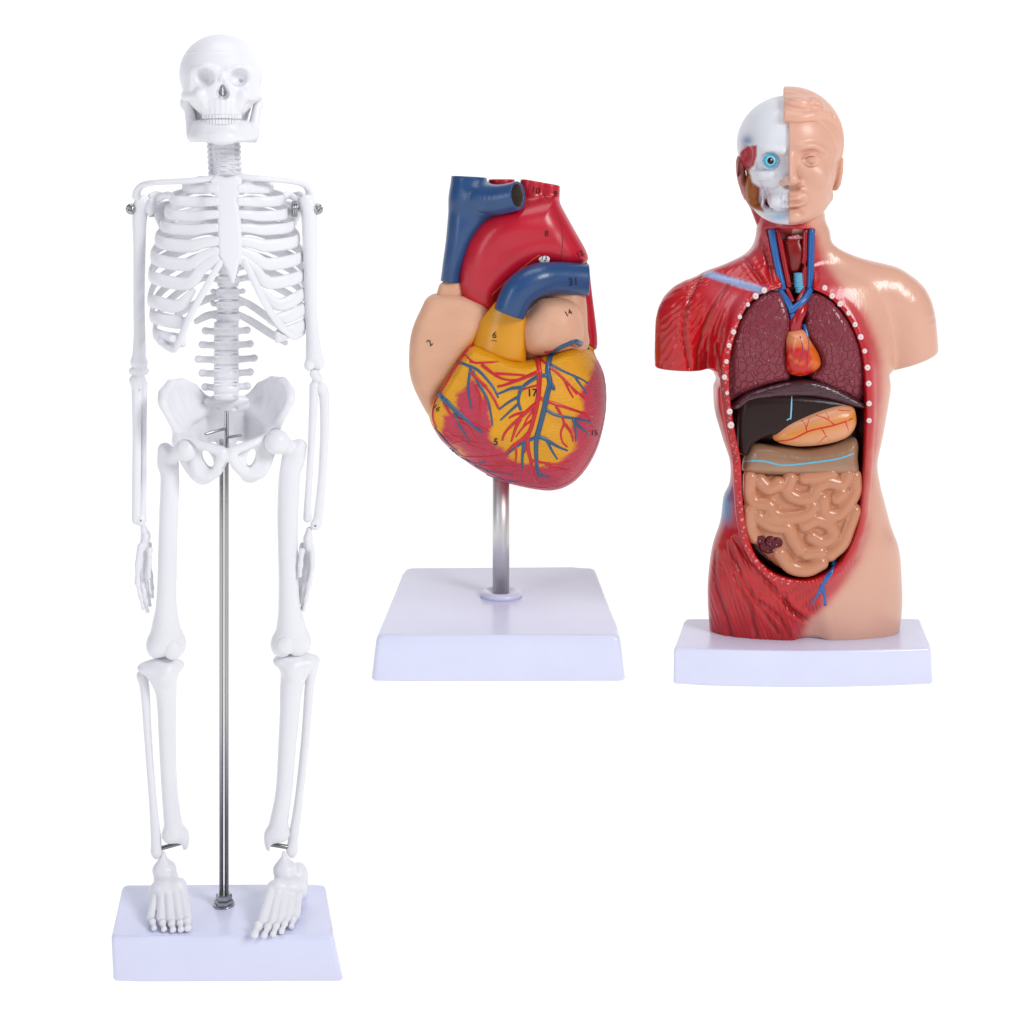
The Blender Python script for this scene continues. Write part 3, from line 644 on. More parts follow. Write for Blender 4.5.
    g.sub(ell((186, 446, 21), (11, 11, 12)), 1.5); g.sub(ell((276, 440, 10), (12, 12, 12)), 1.5)
    # sacrum
    for i, (v, r, w) in enumerate(((404, 17, -26), (411, 16, -29), (418, 13.5, -33), (425, 11, -36), (432, 8.5, -37), (440, 6, -36), (448, 4, -32))):
        g.add(ell((226.5, v, w), (r + 6, 6.5, 6.5)), 4)
    for v in (412, 420, 428):
        for sx in (-1, 1): g.sub(ell((226.5 + sx * 9, v, -23), (2.2, 1.8, 2.5)), 2)
    put("pelvis", g.mesh(1), B)
    # ---- legs
    bone("femur", [[(187, 446, 21, 9), (176, 453, 10, 7), (169, 460, 0, 8.5), (170, 480, 2, 9.2), (168.6, 520, 6, 9.2), (167.5, 570, 8, 9.2), (166.5, 604, 6, 10.2), (166, 622, 4, 13), (166, 636, 2, 16)], [(164.5, 449, 0, 6.5), (167, 462, 0, 8)]],
         [((187.5, 446, 22), (10.5, 10.5, 10.5)), ((157, 646, 0), (10, 10.5, 14)), ((175.5, 646, 0), (10, 11, 14))], k=9, subs=[((167, 657, 14), (3, 5, 14))])
    bone("femur", [[(277, 440, 12, 9), (288, 448, 2, 7.4), (292, 456, 0, 9.5), (289, 480, 2, 10.6), (287.5, 520, 6, 10.2), (288, 570, 8, 9.6), (289, 604, 6, 10.8), (290.5, 622, 4, 13.5), (291, 636, 2, 16)], [(300, 446, 0, 6.5), (295, 460, 0, 8)]],
         [((276.5, 439, 13), (11, 11, 10.5)), ((281, 645, 0), (10, 11, 14)), ((300, 644, 0), (10.5, 11.5, 14))], k=9, subs=[((290, 656, 14), (3, 5, 14))])
    bone("kneecap", [], [((173.5, 647, 12.5), (9, 9.5, 5.5)), ((172, 641, 14), (6, 5, 4.5))], k=3)
    bone("kneecap", [], [((285.5, 641.5, 12.5), (9.5, 9.5, 5.5)), ((287, 636, 14), (6, 5, 4.5))], k=3)
    bone("tibia", [[(163, 674, 0, 14), (166, 690, 1, 10.5), (167, 710, 2, 9.2), (167.5, 740, 2, 8.4), (169.5, 790, 0, 7.8), (173, 825, -2, 9), (175, 834, -2, 10)]],
         [((153, 667, -2), (15, 6.5, 13)), ((170, 666, -2), (14, 6.5, 13)), ((184.5, 843, -2), (4, 9, 6)), ((166, 673, 10), (5, 6, 5)), ((170, 836, -2), (7, 5, 8))], k=9, subs=[((174, 848, 0), (8, 6, 14))])
    bone("tibia", [[(295, 670, 0, 14), (291, 690, 1, 11), (289.5, 712, 2, 9.8), (287.5, 740, 2, 9), (284, 790, 0, 8.2), (279, 822, -2, 9.2), (277, 832, -2, 10)]],
         [((287, 661, -2), (14, 6.5, 13)), ((306, 663, -2), (14, 7.5, 13)), ((269, 841, -2), (4, 9, 6)), ((291, 668, 10), (5, 6, 5)), ((282, 834, -2), (7, 5, 8))], k=9, subs=[((278, 846, 0), (8, 6, 14))])
    bone("fibula", [[(142.5, 676, -6, 5.6), (145.5, 692, -5, 4.6), (148.5, 740, -4, 3.8), (153, 800, -3, 3.8), (156, 835, -2, 5), (156.5, 850, -2, 5.4)]], [((157, 852, -2), (5, 7, 6))], k=3)
    bone("fibula", [[(313, 670, -6, 5.6), (309.5, 690, -5, 4.8), (305.5, 740, -4, 4.2), (299, 800, -3, 4.2), (294, 835, -2, 5), (292, 850, -2, 5.4)]], [((292, 852, -2), (5, 7, 6))], k=3)
    put("ankle_pin", tube([(162, 848, -1, 2.2), (184, 843.5, -1, 2.2)], 12, 2, smooth=False), M_DARK)
    put("ankle_pin", tube([(270, 843, -1, 2.2), (290, 848, -1, 2.2)], 12, 2, smooth=False), M_DARK)
    # ---- feet
    def foot(ank, heel, mid, toes, side):
        g = Grid((ank[0] - 38, 846, -42), (ank[0] + 48, 908, 78), .7)
        g.chain([(ank[0], 853, 0, 2.2), (ank[0] + .5, 862, 0, 3.2)], 2)
        g.add(ell((ank[0] + 1, 869, 0), (11.5, 8, 11)), 4); g.add(ell((heel[0], 885, heel[2]), (10, 13, 13)), 5)
        g.add(ell((heel[0], 896, heel[2] - 1), (10, 9, 13)), 4)
        g.add(ell((mid[0], 881, mid[2]), (16.5, 9.5, 12)), 5); g.add(ell((mid[0] - side * 13, 887, mid[2] - 4), (7, 9, 9)), 4)
        g.add(ell((mid[0] + side * 9, 878, mid[2] + 4), (8, 7, 8)), 3)
        g.chain([(ank[0], 864, 0, 6), (ank[0] + 1, 874, -2, 10), (ank[0] + 1, 886, -4, 11)], 5)
        for t in toes: g.chain(t[:2], 1.6)
        g.sub(box((ank[0], 925, 20), (60, 20, 90), .5))
        f_ = put("foot", g.mesh(1), B)
        for t in toes:
            V = []
            for a, b in zip(t[:-1], t[1:]):
                m = tuple((np.array(a) * .5 + np.array(b) * .5)[:3]) + (min(a[3], b[3]) * .8,)
                V.append(tube([a, m, b], 12, 5))
            put("toe", merge(*V), B, f_)
    def toe(u0, w0, v0, u1, w1, u2, w2, r):
        up_ = lambda u, v, w: (u, v, w)
        r *= 1.15
        return [up_(u0, v0, w0) + (r,), up_(u1, 899 - r * .1, w1) + (r,), up_((u1 * .45 + u2 * .55), 903 - r, w1 * .45 + w2 * .55) + (r * .8,), up_(u2, 904.6 - r * .7, w2) + (r * .66,)]
    foot((163.5, 866), (168, 0, -12), (169, 0, 14), [toe(157, 14, 886, 153, 38, 157, 54, 3.7), toe(163, 16, 882, 163, 43, 166.5, 58, 3.9), toe(169, 18, 880, 172, 46, 175, 61, 4.1), toe(175.5, 18, 879, 181, 47, 182.5, 62, 4.3), toe(181, 17, 879, 187.5, 46, 189, 62, 5)], 1)
    foot((284, 866), (299, 0, -18), (287, 0, 12), [toe(273, 14, 879, 262, 44, 254, 64, 5.2), toe(279, 15, 879, 271, 47, 263, 66, 4.3), toe(285, 15, 880, 278, 47, 271.5, 65, 4.1), toe(291, 14, 882, 286, 43, 279.5, 61, 4), toe(298, 10, 886, 294, 36, 289, 53, 3.9)], -1)
    return M
# ================================================================== HEART
def build_heart():
    fr = Frame(636.0); M = Model("heart_model", "large painted human heart model with numbered parts on a steel post and square white base", "anatomical heart", fr, (501, 636, 8)); put = M.put
    Y1 = hexc("E2A018"); RED = hexc("C01438"); BLUE = hexc("33527F"); PEACH = hexc("DEAC8F"); PINK = hexc("C23F52"); VR = hexc("C01325"); VB = hexc("2C5275")
    z5 = lambda p: Z(390, 160, 4.452, p); z6 = lambda p: Z(390, 320, 4.452, p)
    # base, post
    put("base", slab([(397, -118), (602, -118), (611, 136), (388, 136)], [(391, -124), (608, -124), (615, 141), (384, 141)], 596, 636, r=7), M_BASE)
    put("base_flange", lathe((501, 0, 0), [(21, 596), (21, 593.5), (19.5, 591), (16, 590), (12.5, 591), (9.5, 592.5)], 40), M_BASE)
    put("post", lathe((501, 0, 0), [(8.4, 592), (8.4, 470)], 32), material("brushed_steel", (.70, .69, .68), rough=.48, metal=1.0))
    # ---- ventricles
    g = Grid((400, 318, -80), (620, 500, 84), 1.0)
    out = [(473, 342), (490, 346), (520, 357), (545, 352), (570, 344), (590, 345), (597, 358), (604, 374), (606.5, 396), (604.5, 420), (598, 446), (588, 466), (576, 480), (562, 488), (548, 490), (530, 488), (505, 482), (487, 474), (470, 464), (452, 450), (440, 436), (431, 418), (431, 405), (437, 392), (449, 372), (461, 354)]
    out = spline([(*p, 0, 0) for p in out], 4)[:, :2]
    out = np.array([P(a, b, 0)[:2] for a, b in out])
    X, Y = np.meshgrid(g.ax[0], g.ax[1], indexing='ij'); d2 = dpoly(out, X, Y).astype(np.float32)
    # inflate the outline: thickness follows the distance to it
    inner = np.clip(-d2, 0, None)
    top = [P(*q_, 0)[:2] for q_ in ((452, 450), (440, 436), (431, 418), (431, 405), (437, 392), (449, 372), (461, 354), (473, 342), (490, 346), (520, 357), (545, 352), (570, 344), (590, 345))]
    rest = [P(*q_, 0)[:2] for q_ in ((590, 345), (597, 358), (604, 374), (606.5, 396), (604.5, 420), (598, 446), (588, 466), (576, 480), (562, 488), (548, 490), (530, 488), (505, 482), (487, 474), (470, 464), (452, 450))]
    pf = lambda d_, r_: np.sqrt(np.clip(1 - (1 - np.clip(d_ / r_, 0, 1)) ** 2, 0, 1))
    H = 62 * pf(dline(rest, X, Y), 62) ** .9 * pf(dline(top, X, Y) + 1, 9) - .0012 * ((X - 530) ** 2 + (Y - 420) ** 2).clip(0, 9000)
    H = np.where(inner > 0, np.maximum(H, .5), 0)
    Zg = g.ax[2][None, None, :]
    g.F = np.where(d2[:, :, None] < 0, (abs(Zg) - H[:, :, None]) * .5, d2[:, :, None] + abs(Zg) * .05).astype(np.float32)
    vent = g.mesh(4)
    pk = z6([(365, 262), (345, 300), (300, 330), (300, 400), (238, 430), (236, 520), (330, 600), (440, 640), (520, 612), (470, 560), (440, 500), (452, 450), (430, 360)])
    pk2 = z6([(440, 500), (470, 560), (530, 606), (600, 640), (660, 655), (740, 640), (790, 600), (830, 540), (800, 480), (830, 420), (862, 400), (850, 330), (880, 265), (905, 215), (900, 180), (990, 180), (1000, 800), (440, 800), (200, 620), (150, 480), (236, 520), (330, 600)])
    def vcol(V):
        u, v = pix(V); nz_ = 5 * vnoise(V * [1, 3.2, 1], 9, 1) + 3 * vnoise(V * [1, 2.2, 1], 3.2, 2)
        d = np.minimum(dpoly(pk, u, v), dpoly(pk2, u, v)) + nz_ * .55 + np.where(V[:, 2] < -10, -30, 0)
        t = np.clip(.5 - d / 4.5, 0, 1)[:, None]
        y_ = Y1 * (1 + .10 * vnoise(V, 16, 3)[:, None]); p_ = PINK * (1 + .12 * vnoise(V * [1, 3, 1], 7, 4)[:, None])
        return y_ * (1 - t) + p_ * t
    M_V = material("painted_heart_muscle", attr=True, rough=.42, spec=.45, bump=('noise', 220, .0012, (1.0, .6, 4.0), (0, math.radians(-30), 0)))
    ven = put("ventricles", vent, M_V, col=vcol)
    pr = Proj(vent)
    # ---- conus (yellow), under the pulmonary trunk
    g = Grid((462, 290, -20), (540, 372, 76), .8)
    q = [(495.6, 303), (526, 314.5), (527, 340), (526, 366), (505, 362), (486, 356), (472, 348), (480, 322)]
    X, Y = np.meshgrid(g.ax[0], g.ax[1], indexing='ij'); d2 = dpoly([P(a, b, 50)[:2] for a, b in q], X, Y).astype(np.float32)
    cen = (505 + (345 - g.ax[1]) * .25)[None, :]
    zt = 44 - .014 * (X - cen) ** 2; Zg = g.ax[2][None, None, :]
    a_ = np.maximum(d2[:, :, None] + 5, 0); b_ = np.maximum(Zg - zt[:, :, None] + 5, 0)
    g.F = (np.sqrt(a_ ** 2 + b_ ** 2) + np.minimum(np.maximum(d2[:, :, None] + 5, Zg - zt[:, :, None] + 5), 0) - 5).astype(np.float32)
    con = g.mesh(2); cono = put("conus", con, M_PAINT, col=lambda V: hexc("DE9A14") * (1 + .08 * vnoise(V, 14, 5)[:, None]))
    # ---- right atrium
    def pillow(q, w0, w1, h=1.0, rd=14, sm=3, top=0.35, dome=0.004):
        q = spline([(*P(a, b, w1 * .5)[:2], 0, 0) for a, b in q + q[:1]], 4)[:, :2]
        lo, hi = q.min(0) - 4, q.max(0) + 4; g = Grid((lo[0], lo[1], w0 - 4), (hi[0], hi[1], w1 + 4), h)
        X, Y = np.meshgrid(g.ax[0], g.ax[1], indexing='ij'); d2 = dpoly(q, X, Y).astype(np.float32)
        c = q.mean(0); dm = dome * ((X - c[0]) ** 2 + (Y - c[1]) ** 2)
        Zg = g.ax[2][None, None, :]; mid, hf = (w0 + w1) / 2, (w1 - w0) / 2
        a_ = np.maximum(d2[:, :, None] + rd, 0); b_ = np.maximum(abs(Zg - mid) - hf + dm[:, :, None] + rd, 0)
        g.F = (np.sqrt(a_ ** 2 + b_ ** 2) + np.minimum(np.maximum(d2[:, :, None] + rd, abs(Zg - mid) - hf + dm[:, :, None] + rd), 0) - rd).astype(np.float32)
        return g.mesh(sm)
    ra = pillow([(425, 300), (433, 296), (455, 295), (480, 300), (489, 306), (490, 318), (484, 330), (476, 342), (466, 356), (452, 376), (440, 396), (440, 425), (431, 421), (420, 402), (411, 380), (409, 358), (412, 330)], -45, 33, rd=13, dome=.0025)
    def peach(V):
        u, v = pix(V); n_ = vnoise(V, 10, 6)
        e = np.clip(1 - abs((u - 474) * .80 + (v - 340) * .6 - 2) / 8, 0, 1) * np.clip((v - 325) / 10, 0, 1) * np.clip((372 - v) / 14, 0, 1)
        c = PEACH * (1 + .05 * n_[:, None]); return c * (1 - e[:, None]) + Y1 * e[:, None]
    M_P = material("peach_plastic", attr=True, rough=.48, spec=.4, bump=('noise', 260, .0005, (.6, .6, 1.6), (0, math.radians(35), 0)))
    rao = put("right_atrium", ra, M_P, col=peach)
    put("vena_cava_root", pillow([(439, 285), (448, 280), (462, 282), (464, 300), (462, 308), (438, 308), (436, 298)], -30, 16, rd=8), M_P, col=lambda V: PEACH)
    la = pillow([(530, 309), (541, 299), (556, 297), (572, 301), (581, 312), (584, 330), (582, 344), (568, 350), (553, 354), (538, 356), (526, 352), (521, 340), (521, 322)], -10, 54, h=.9, rd=24, dome=.006)
    lao = put("left_auricle", la, M_P, col=lambda V: PEACH * (1 + .05 * vnoise(V, 9, 7)[:, None]))
    put("left_atrium", pillow([(528, 300), (552, 284), (578, 284), (586, 298), (588, 330), (589, 346), (575, 362), (545, 366), (516, 366), (518, 340)], -40, 30, rd=14), M_P, col=lambda V: PEACH * .97)
    # ---- great vessels
    def vessel(chains, h=.9, k=6, cuts=(), holes=(), sm=3, fl=1.0):
        pts = [p for c in chains for p in c]; lo = [min(p[i] - p[3] for p in pts) - 5 for i in range(3)]; hi = [max(p[i] + p[3] for p in pts) + 5 for i in range(3)]
        g = Grid(lo, hi, h)
        for i, c in enumerate(chains): g.chain(c, k if i else 0, fl)
        for hl in holes: g.chain(hl, .8, neg=True)
        for c, hs, rot in cuts: g.sub(box(c, hs, .5, rot), .8)
        return g.mesh(sm)
    g = Grid((432, 160, -40), (535, 300, 66), .9)
    g.add(poly([(452.5, 160), (488, 160), (487.5, 184), (512, 186), (512, 206), (496, 216), (487, 226), (476, 240), (469, 255), (463, 275), (459, 300), (440, 300), (442, 270), (446, 240), (449, 205)], -22, 24, rd=17, dome=.0012))
    g.chain([PR(469, 198, 8, 16), PR(484, 200, 18, 16.5), PR(504, 199, 30, 14.5), PR(536, 191, 42, 14)], 10)
    g.sub(box((466, 160, 0), (60, 16.5, 70), .5, (0, 0, 3)), .8); g.sub(box((450, 302, 0), (40, 20, 60), .5, (0, 0, 6)), .8); g.sub(box((545, 193, 42), (26, 40, 40), .5, (0, -30, -6)), .8)
    g.chain([PR(470, 165, 0, 12), PR(468, 196, 0, 10)], .8, neg=True); g.chain([PR(497, 199, 30, 9.5), PR(506, 198, 33, 11), PR(540, 190, 46, 11)], .8, neg=True)
    sv = g.mesh(2)
    def bcol(V):
        u, v = pix(V); c = BLUE * (1 + .10 * vnoise(V, 11, 8)[:, None])
        A_, B_ = np.array(PR(503, 199, 32, 0)[:3]), np.array(PR(540, 190, 46, 0)[:3]); D_ = (B_ - A_) / np.linalg.norm(B_ - A_); R_ = V - A_; t_ = R_ @ D_
        ins = (np.linalg.norm(R_ - t_[:, None] * D_, axis=1) < 11.7) & (t_ > -3); c[ins] = hexc("5E544E"); return c
    put("superior_vena_cava", sv, M_PAINT, col=bcol)
    g = Grid((455, 160, -75), (612, 372, 48), .9)
    g.add(poly([(461, 300), (461, 280), (464, 260), (472, 238), (484, 221), (500, 209), (516, 203), (536, 198), (556, 196), (562, 207), (573, 227), (588, 254), (586, 263), (572, 268), (560, 268), (549, 266), (540, 266), (528, 273), (515, 284), (503, 295), (499, 310), (492, 316), (478, 312)], -26, 34, rd=23, dome=.0022, cen=(515, 250)))
    g.chain([PR(480, 300, 4, 16), PR(478, 276, 8, 18), PR(490, 246, 12, 20), PR(512, 229, 14, 21), PR(540, 228, 10, 20)], 6)
    g.chain([PR(524, 222, 4, 13), PR(531, 206, 0, 12.5), PR(533, 166, 0, 12)], 6); g.chain([PR(540, 222, 0, 13), PR(547, 205, -2, 12), PR(549, 166, -4, 11.5)], 3)
    g.chain([PR(508, 230, -8, 14), PR(502, 200, -12, 13.5), PR(502, 160, -12, 13.5)], 4)
    g.add(poly([(578, 260), (587, 262), (592, 296), (597, 343), (590, 349), (580, 346), (570, 300)], -58, -22, rd=8), 3)
    g.sub(box((504, 145, -8), (23, 34, 70), .5), .8); g.sub(box((546, 146, 0), (28, 36.5, 70), .5, (0, 0, 10)), .8)
    g.chain([PR(533, 168, 0, 8.5), PR(533, 190, 0, 8)], .8, neg=True); g.chain([PR(549, 170, -4, 8), PR(548, 194, -3, 7.5)], .8, neg=True); g.chain([PR(502, 168, -12, 10), PR(502, 190, -12, 10)], .8, neg=True)
    ao = g.mesh(2)
    aorta = put("aorta", ao, M_PAINT, col=lambda V: RED * (1 + .10 * vnoise(V, 15, 9)[:, None]))
    pu = vessel([[PR(507, 322, 40, 15), PR(512, 306, 42, 16), PR(521, 290, 42, 16.5), PR(538, 280, 38, 16.5), PR(558, 278, 28, 16), PR(574, 279, 20, 16), PR(606, 281, 6, 15.5)]],
                cuts=[((500, 324, 42), (32, 15, 40), (0, 0, 20)), ((615, 280, 5), (26.5, 40, 40), (0, 0, 0))], sm=3)
    pul = put("pulmonary_artery", pu, M_PAINT, col=bcol)
    pa = Proj(ao); pp = Proj(pu); pra = Proj(ra); pla = Proj(la); pco = Proj(con)
    # seams between the two halves of the casting
    M_SEAM = material("seam_line", hexc("5A0A18"), rough=.6)
    V_ = pa.line(z5([(680, 150), (710, 185), (740, 225), (760, 290), (768, 350), (765, 410), (758, 450)]), .5, .6, flat=.4); put("seam", V_, M_SEAM, aorta)
    V_ = pp.line(z5([(850, 475), (862, 510), (864, 550), (855, 598)]), .45, .5, flat=.4); put("seam", V_, material("seam_blue", hexc("15294A"), rough=.6), pul)
    V_ = pa.line(z5([(455, 600), (540, 520), (590, 480), (640, 440), (665, 425)]), .8, .8, flat=.5); put("ligament_line", V_, material("orange_line", hexc("D8572A")), aorta)
    # white disc with its number
    h_, n_ = pa.hit(544, 258.5); g = Grid(h_ - 9, h_ + 9, .5); g.add(ell(h_ + n_ * .4, (5.8, 4.6, 2.2), (0, 0, 12))); disc = g.mesh(1)
    do = put("arterial_ligament", disc, material("white_print", (.8, .8, .8), rough=.5), aorta)
    # ---- coronary vessels, in pixels of the enlarged photograph
    reds = [([(240, 500), (290, 520), (350, 530)], .9, .4), ([(640, 440), (600, 470), (575, 500), (560, 520)], 1.0, .4), ([(420, 340), (440, 380), (452, 420)], .8, .4), ([(300, 520), (360, 560), (430, 580)], .7, .4), ([(470, 640), (540, 635), (590, 648)], .8, .4), ([(640, 400), (610, 440), (590, 480)], .9, .4), ([(860, 410), (890, 440), (905, 470)], .9, .4), ([(660, 290), (620, 300), (570, 320)], .9, .4),
            ([(382, 100), (357, 124), (330, 155), (306, 194), (278, 236), (254, 278), (228, 320)], 2.3, 1.9),
            ([(228, 318), (203, 360), (192, 400), (192, 440), (205, 478)], 1.7, 1.2),
            ([(330, 148), (370, 188), (400, 190), (480, 186)], 1.0, .6), ([(372, 188), (355, 186)], .8, .6),
            ([(410, 200), (450, 232), (490, 258), (530, 268)], 1.4, .7), ([(470, 238), (540, 242), (600, 246)], 1.2, .6),
            ([(362, 230), (400, 275), (430, 300), (460, 345), (482, 392)], 1.6, .7), ([(385, 290), (402, 350), (398, 420)], 1.1, .5),
            ([(240, 370), (270, 420), (300, 445), (350, 480), (380, 540)], 1.1, .6), ([(300, 440), (370, 462), (440, 496)], 1.2, .6), ([(330, 462), (360, 500), (390, 548)], .9, .5),
            ([(610, 158), (650, 166), (662, 200), (665, 260), (662, 320), (655, 370), (642, 430), (628, 480), (614, 520), (616, 580), (628, 630), (632, 680), (655, 722)], 2.2, 1.1),
            ([(660, 230), (610, 252), (560, 272), (510, 290), (480, 296)], 1.6, .8), ([(575, 266), (530, 268), (490, 258)], 1, .6),
            ([(662, 165), (700, 200), (740, 232), (780, 270), (820, 310), (870, 352)], 1.2, .7), ([(775, 266), (795, 310), (815, 345)], 1.1, .6), ([(800, 290), (830, 330)], .9, .5),
            ([(662, 345), (700, 362), (750, 378), (800, 395), (860, 415), (900, 432)], 1.3, .7), ([(740, 385), (762, 425), (775, 460), (760, 500), (768, 545), (790, 565)], 1.1, .5), ([(775, 460), (805, 500), (815, 540)], 1.4, .6),
            ([(655, 370), (620, 398), (580, 435), (540, 470), (510, 505), (500, 535)], 1.8, .7), ([(580, 440), (560, 480), (540, 540)], 1.4, .6), ([(600, 412), (560, 420), (530, 436)], 1.3, .6),
            ([(620, 500), (590, 530), (550, 558), (510, 600)], 1.7, .7), ([(560, 552), (562, 600), (558, 640)], 1.0, .5), ([(600, 520), (604, 560), (600, 590)], .8, .5),
            ([(625, 625), (680, 635), (740, 640), (800, 630)], 1.3, .6), ([(690, 636), (720, 655), (780, 668), (815, 680)], 1.4, .6), ([(720, 655), (750, 672)], .9, .5),
            ([(275, 552), (330, 542), (390, 548)], .8, .5), ([(310, 605), (360, 612), (420, 610), (500, 602)], 1.0, .5), ([(380, 640), (440, 652), (560, 650)], .8, .5), ([(440, 660), (500, 680), (570, 700)], .8, .4), ([(450, 705), (520, 718), (600, 722)], .8, .4),
            ([(690, 142), (720, 138), (760, 122), (800, 112), (840, 118)], 1.3, .8)]
    blues = [([(850, 108), (820, 95), (790, 108), (750, 125), (722, 148), (708, 185), (702, 230), (712, 280), (700, 330), (690, 380), (678, 430), (665, 480), (655, 515)], 2.4, 2.0),
             ([(655, 515), (650, 560), (652, 620), (655, 665), (668, 700)], 1.9, 1.1), ([(660, 680), (685, 692), (708, 702)], 1.3, .6),
             ([(712, 270), (722, 290), (730, 308)], 1.4, 1.4), ([(850, 108), (868, 118), (884, 128)], 2.2, 1.6),
             ([(286, 180), (340, 200), (390, 222), (430, 262), (460, 300), (482, 345)], 1.4, .6), ([(360, 208), (352, 260), (348, 310), (362, 395)], 1.2, .5), ([(368, 230), (400, 290), (432, 350), (450, 420), (455, 466)], 1.4, .5),
             ([(215, 328), (250, 362), (290, 402), (340, 445), (385, 482), (410, 498)], 2.4, 1.0), ([(290, 420), (310, 470), (340, 520), (352, 540)], 1.1, .5),
             ([(700, 245), (660, 252), (620, 275), (590, 300), (575, 330), (572, 370), (582, 400)], 1.7, .9), ([(590, 300), (540, 305), (500, 322), (478, 330)], 1.5, .6), ([(575, 340), (530, 365), (485, 398)], 1.2, .6), ([(575, 370), (530, 410), (492, 446)], 1.1, .5),
             ([(705, 190), (760, 222), (810, 245), (850, 262), (885, 285)], 1.0, .6), ([(820, 248), (845, 285), (878, 325)], 1.2, .6),
             ([(690, 395), (730, 420), (780, 432), (830, 440), (900, 456)], 1.2, .7), ([(815, 445), (850, 480), (885, 505)], 1.5, .6), ([(820, 450), (828, 500), (826, 540)], 1.3, .5),
             ([(655, 515), (700, 535), (740, 560), (790, 582)], 1.6, .6), ([(700, 538), (720, 580), (745, 620)], 1.2, .5),
             ([(650, 522), (610, 540), (570, 560), (520, 600)], 1.4, .5), ([(598, 545), (590, 600), (588, 660)], 1.4, .6),
             ([(200, 480), (240, 530), (270, 560), (300, 578)], 1.0, .6), ([(270, 572), (320, 612), (380, 640), (420, 632)], 1.4, .6), ([(380, 648), (440, 672), (500, 684), (550, 684)], 1.1, .5), ([(430, 690), (490, 708), (570, 718)], 1.0, .5)]
    MR = material("red_vessel_paint", VR, rough=.3, coat=.2); MBv = material("blue_vessel_paint", VB, rough=.35, coat=.2)
    pv = Proj(vent, la)
    for p, a, b in reds: put("coronary_artery", pv.line(z6(p), a * 1.2 + .25, b * 1.2 + .3, sink=.1), MR, ven)
    for p, a, b in blues: put("coronary_vein", pv.line(z6(p), a * 1.2 + .25, b * 1.2 + .3, sink=.1), MBv, ven)
    put("seam", pr.line([(603, 372), (606, 394), (604, 418), (596, 446), (586, 464), (572, 480), (556, 487)], .7, .6, flat=.6), M_SEAM, ven)
    put("seam", pr.line([(432, 424), (441, 434), (453, 448), (471, 462), (488, 472), (506, 480), (530, 486), (548, 488)], .8, .6, flat=.6), M_SEAM, ven)
    # ---- printed numbers
    def num(pj, t, uv, s_, r, par, b=0.01): put("printed_number", pj.text(t, uv[0], uv[1], s_, r, bold=b), M_INK, par)
    num(pa, "10", z5([(648, 136)])[0], 9, 12, aorta); num(pa, "9", z5([(733, 152)])[0], 8.5, 12, aorta); num(pa, "8", z5([(697, 328)])[0], 8.5, 0, aorta)
    num(pa, "12", z5([(845, 420)])[0], 8, -30, aorta); num(Proj(disc), "13", (544, 258.5), 6.4, 20, aorta)
    num(pp, "31", z5([(815, 543)])[0], 10.5, -4, pul); num(pla, "14", z5([(793, 683)])[0], 7.5, -30, lao)
    num(pco, "6", z5([(466, 780)])[0], 9.5, 8, cono); put("printed_underline", pco.line(z5([(452, 802), (474, 807)]), .4, .4, sink=-.3, flat=.4), M_INK, cono)
    num(pra, "2", z5([(178, 815)])[0], 9.5, -40, rao); num(pr, "17", z6([(633, 325)])[0], 10.5, -2, ven, .15); num(pr, "5", z6([(472, 543)])[0], 9.5, 0, ven, .12)
    num(pr, "16", z6([(208, 392)])[0], 7.5, 35, ven); num(pr, "15", z6([(908, 503)])[0], 7.5, 0, ven)
    return M
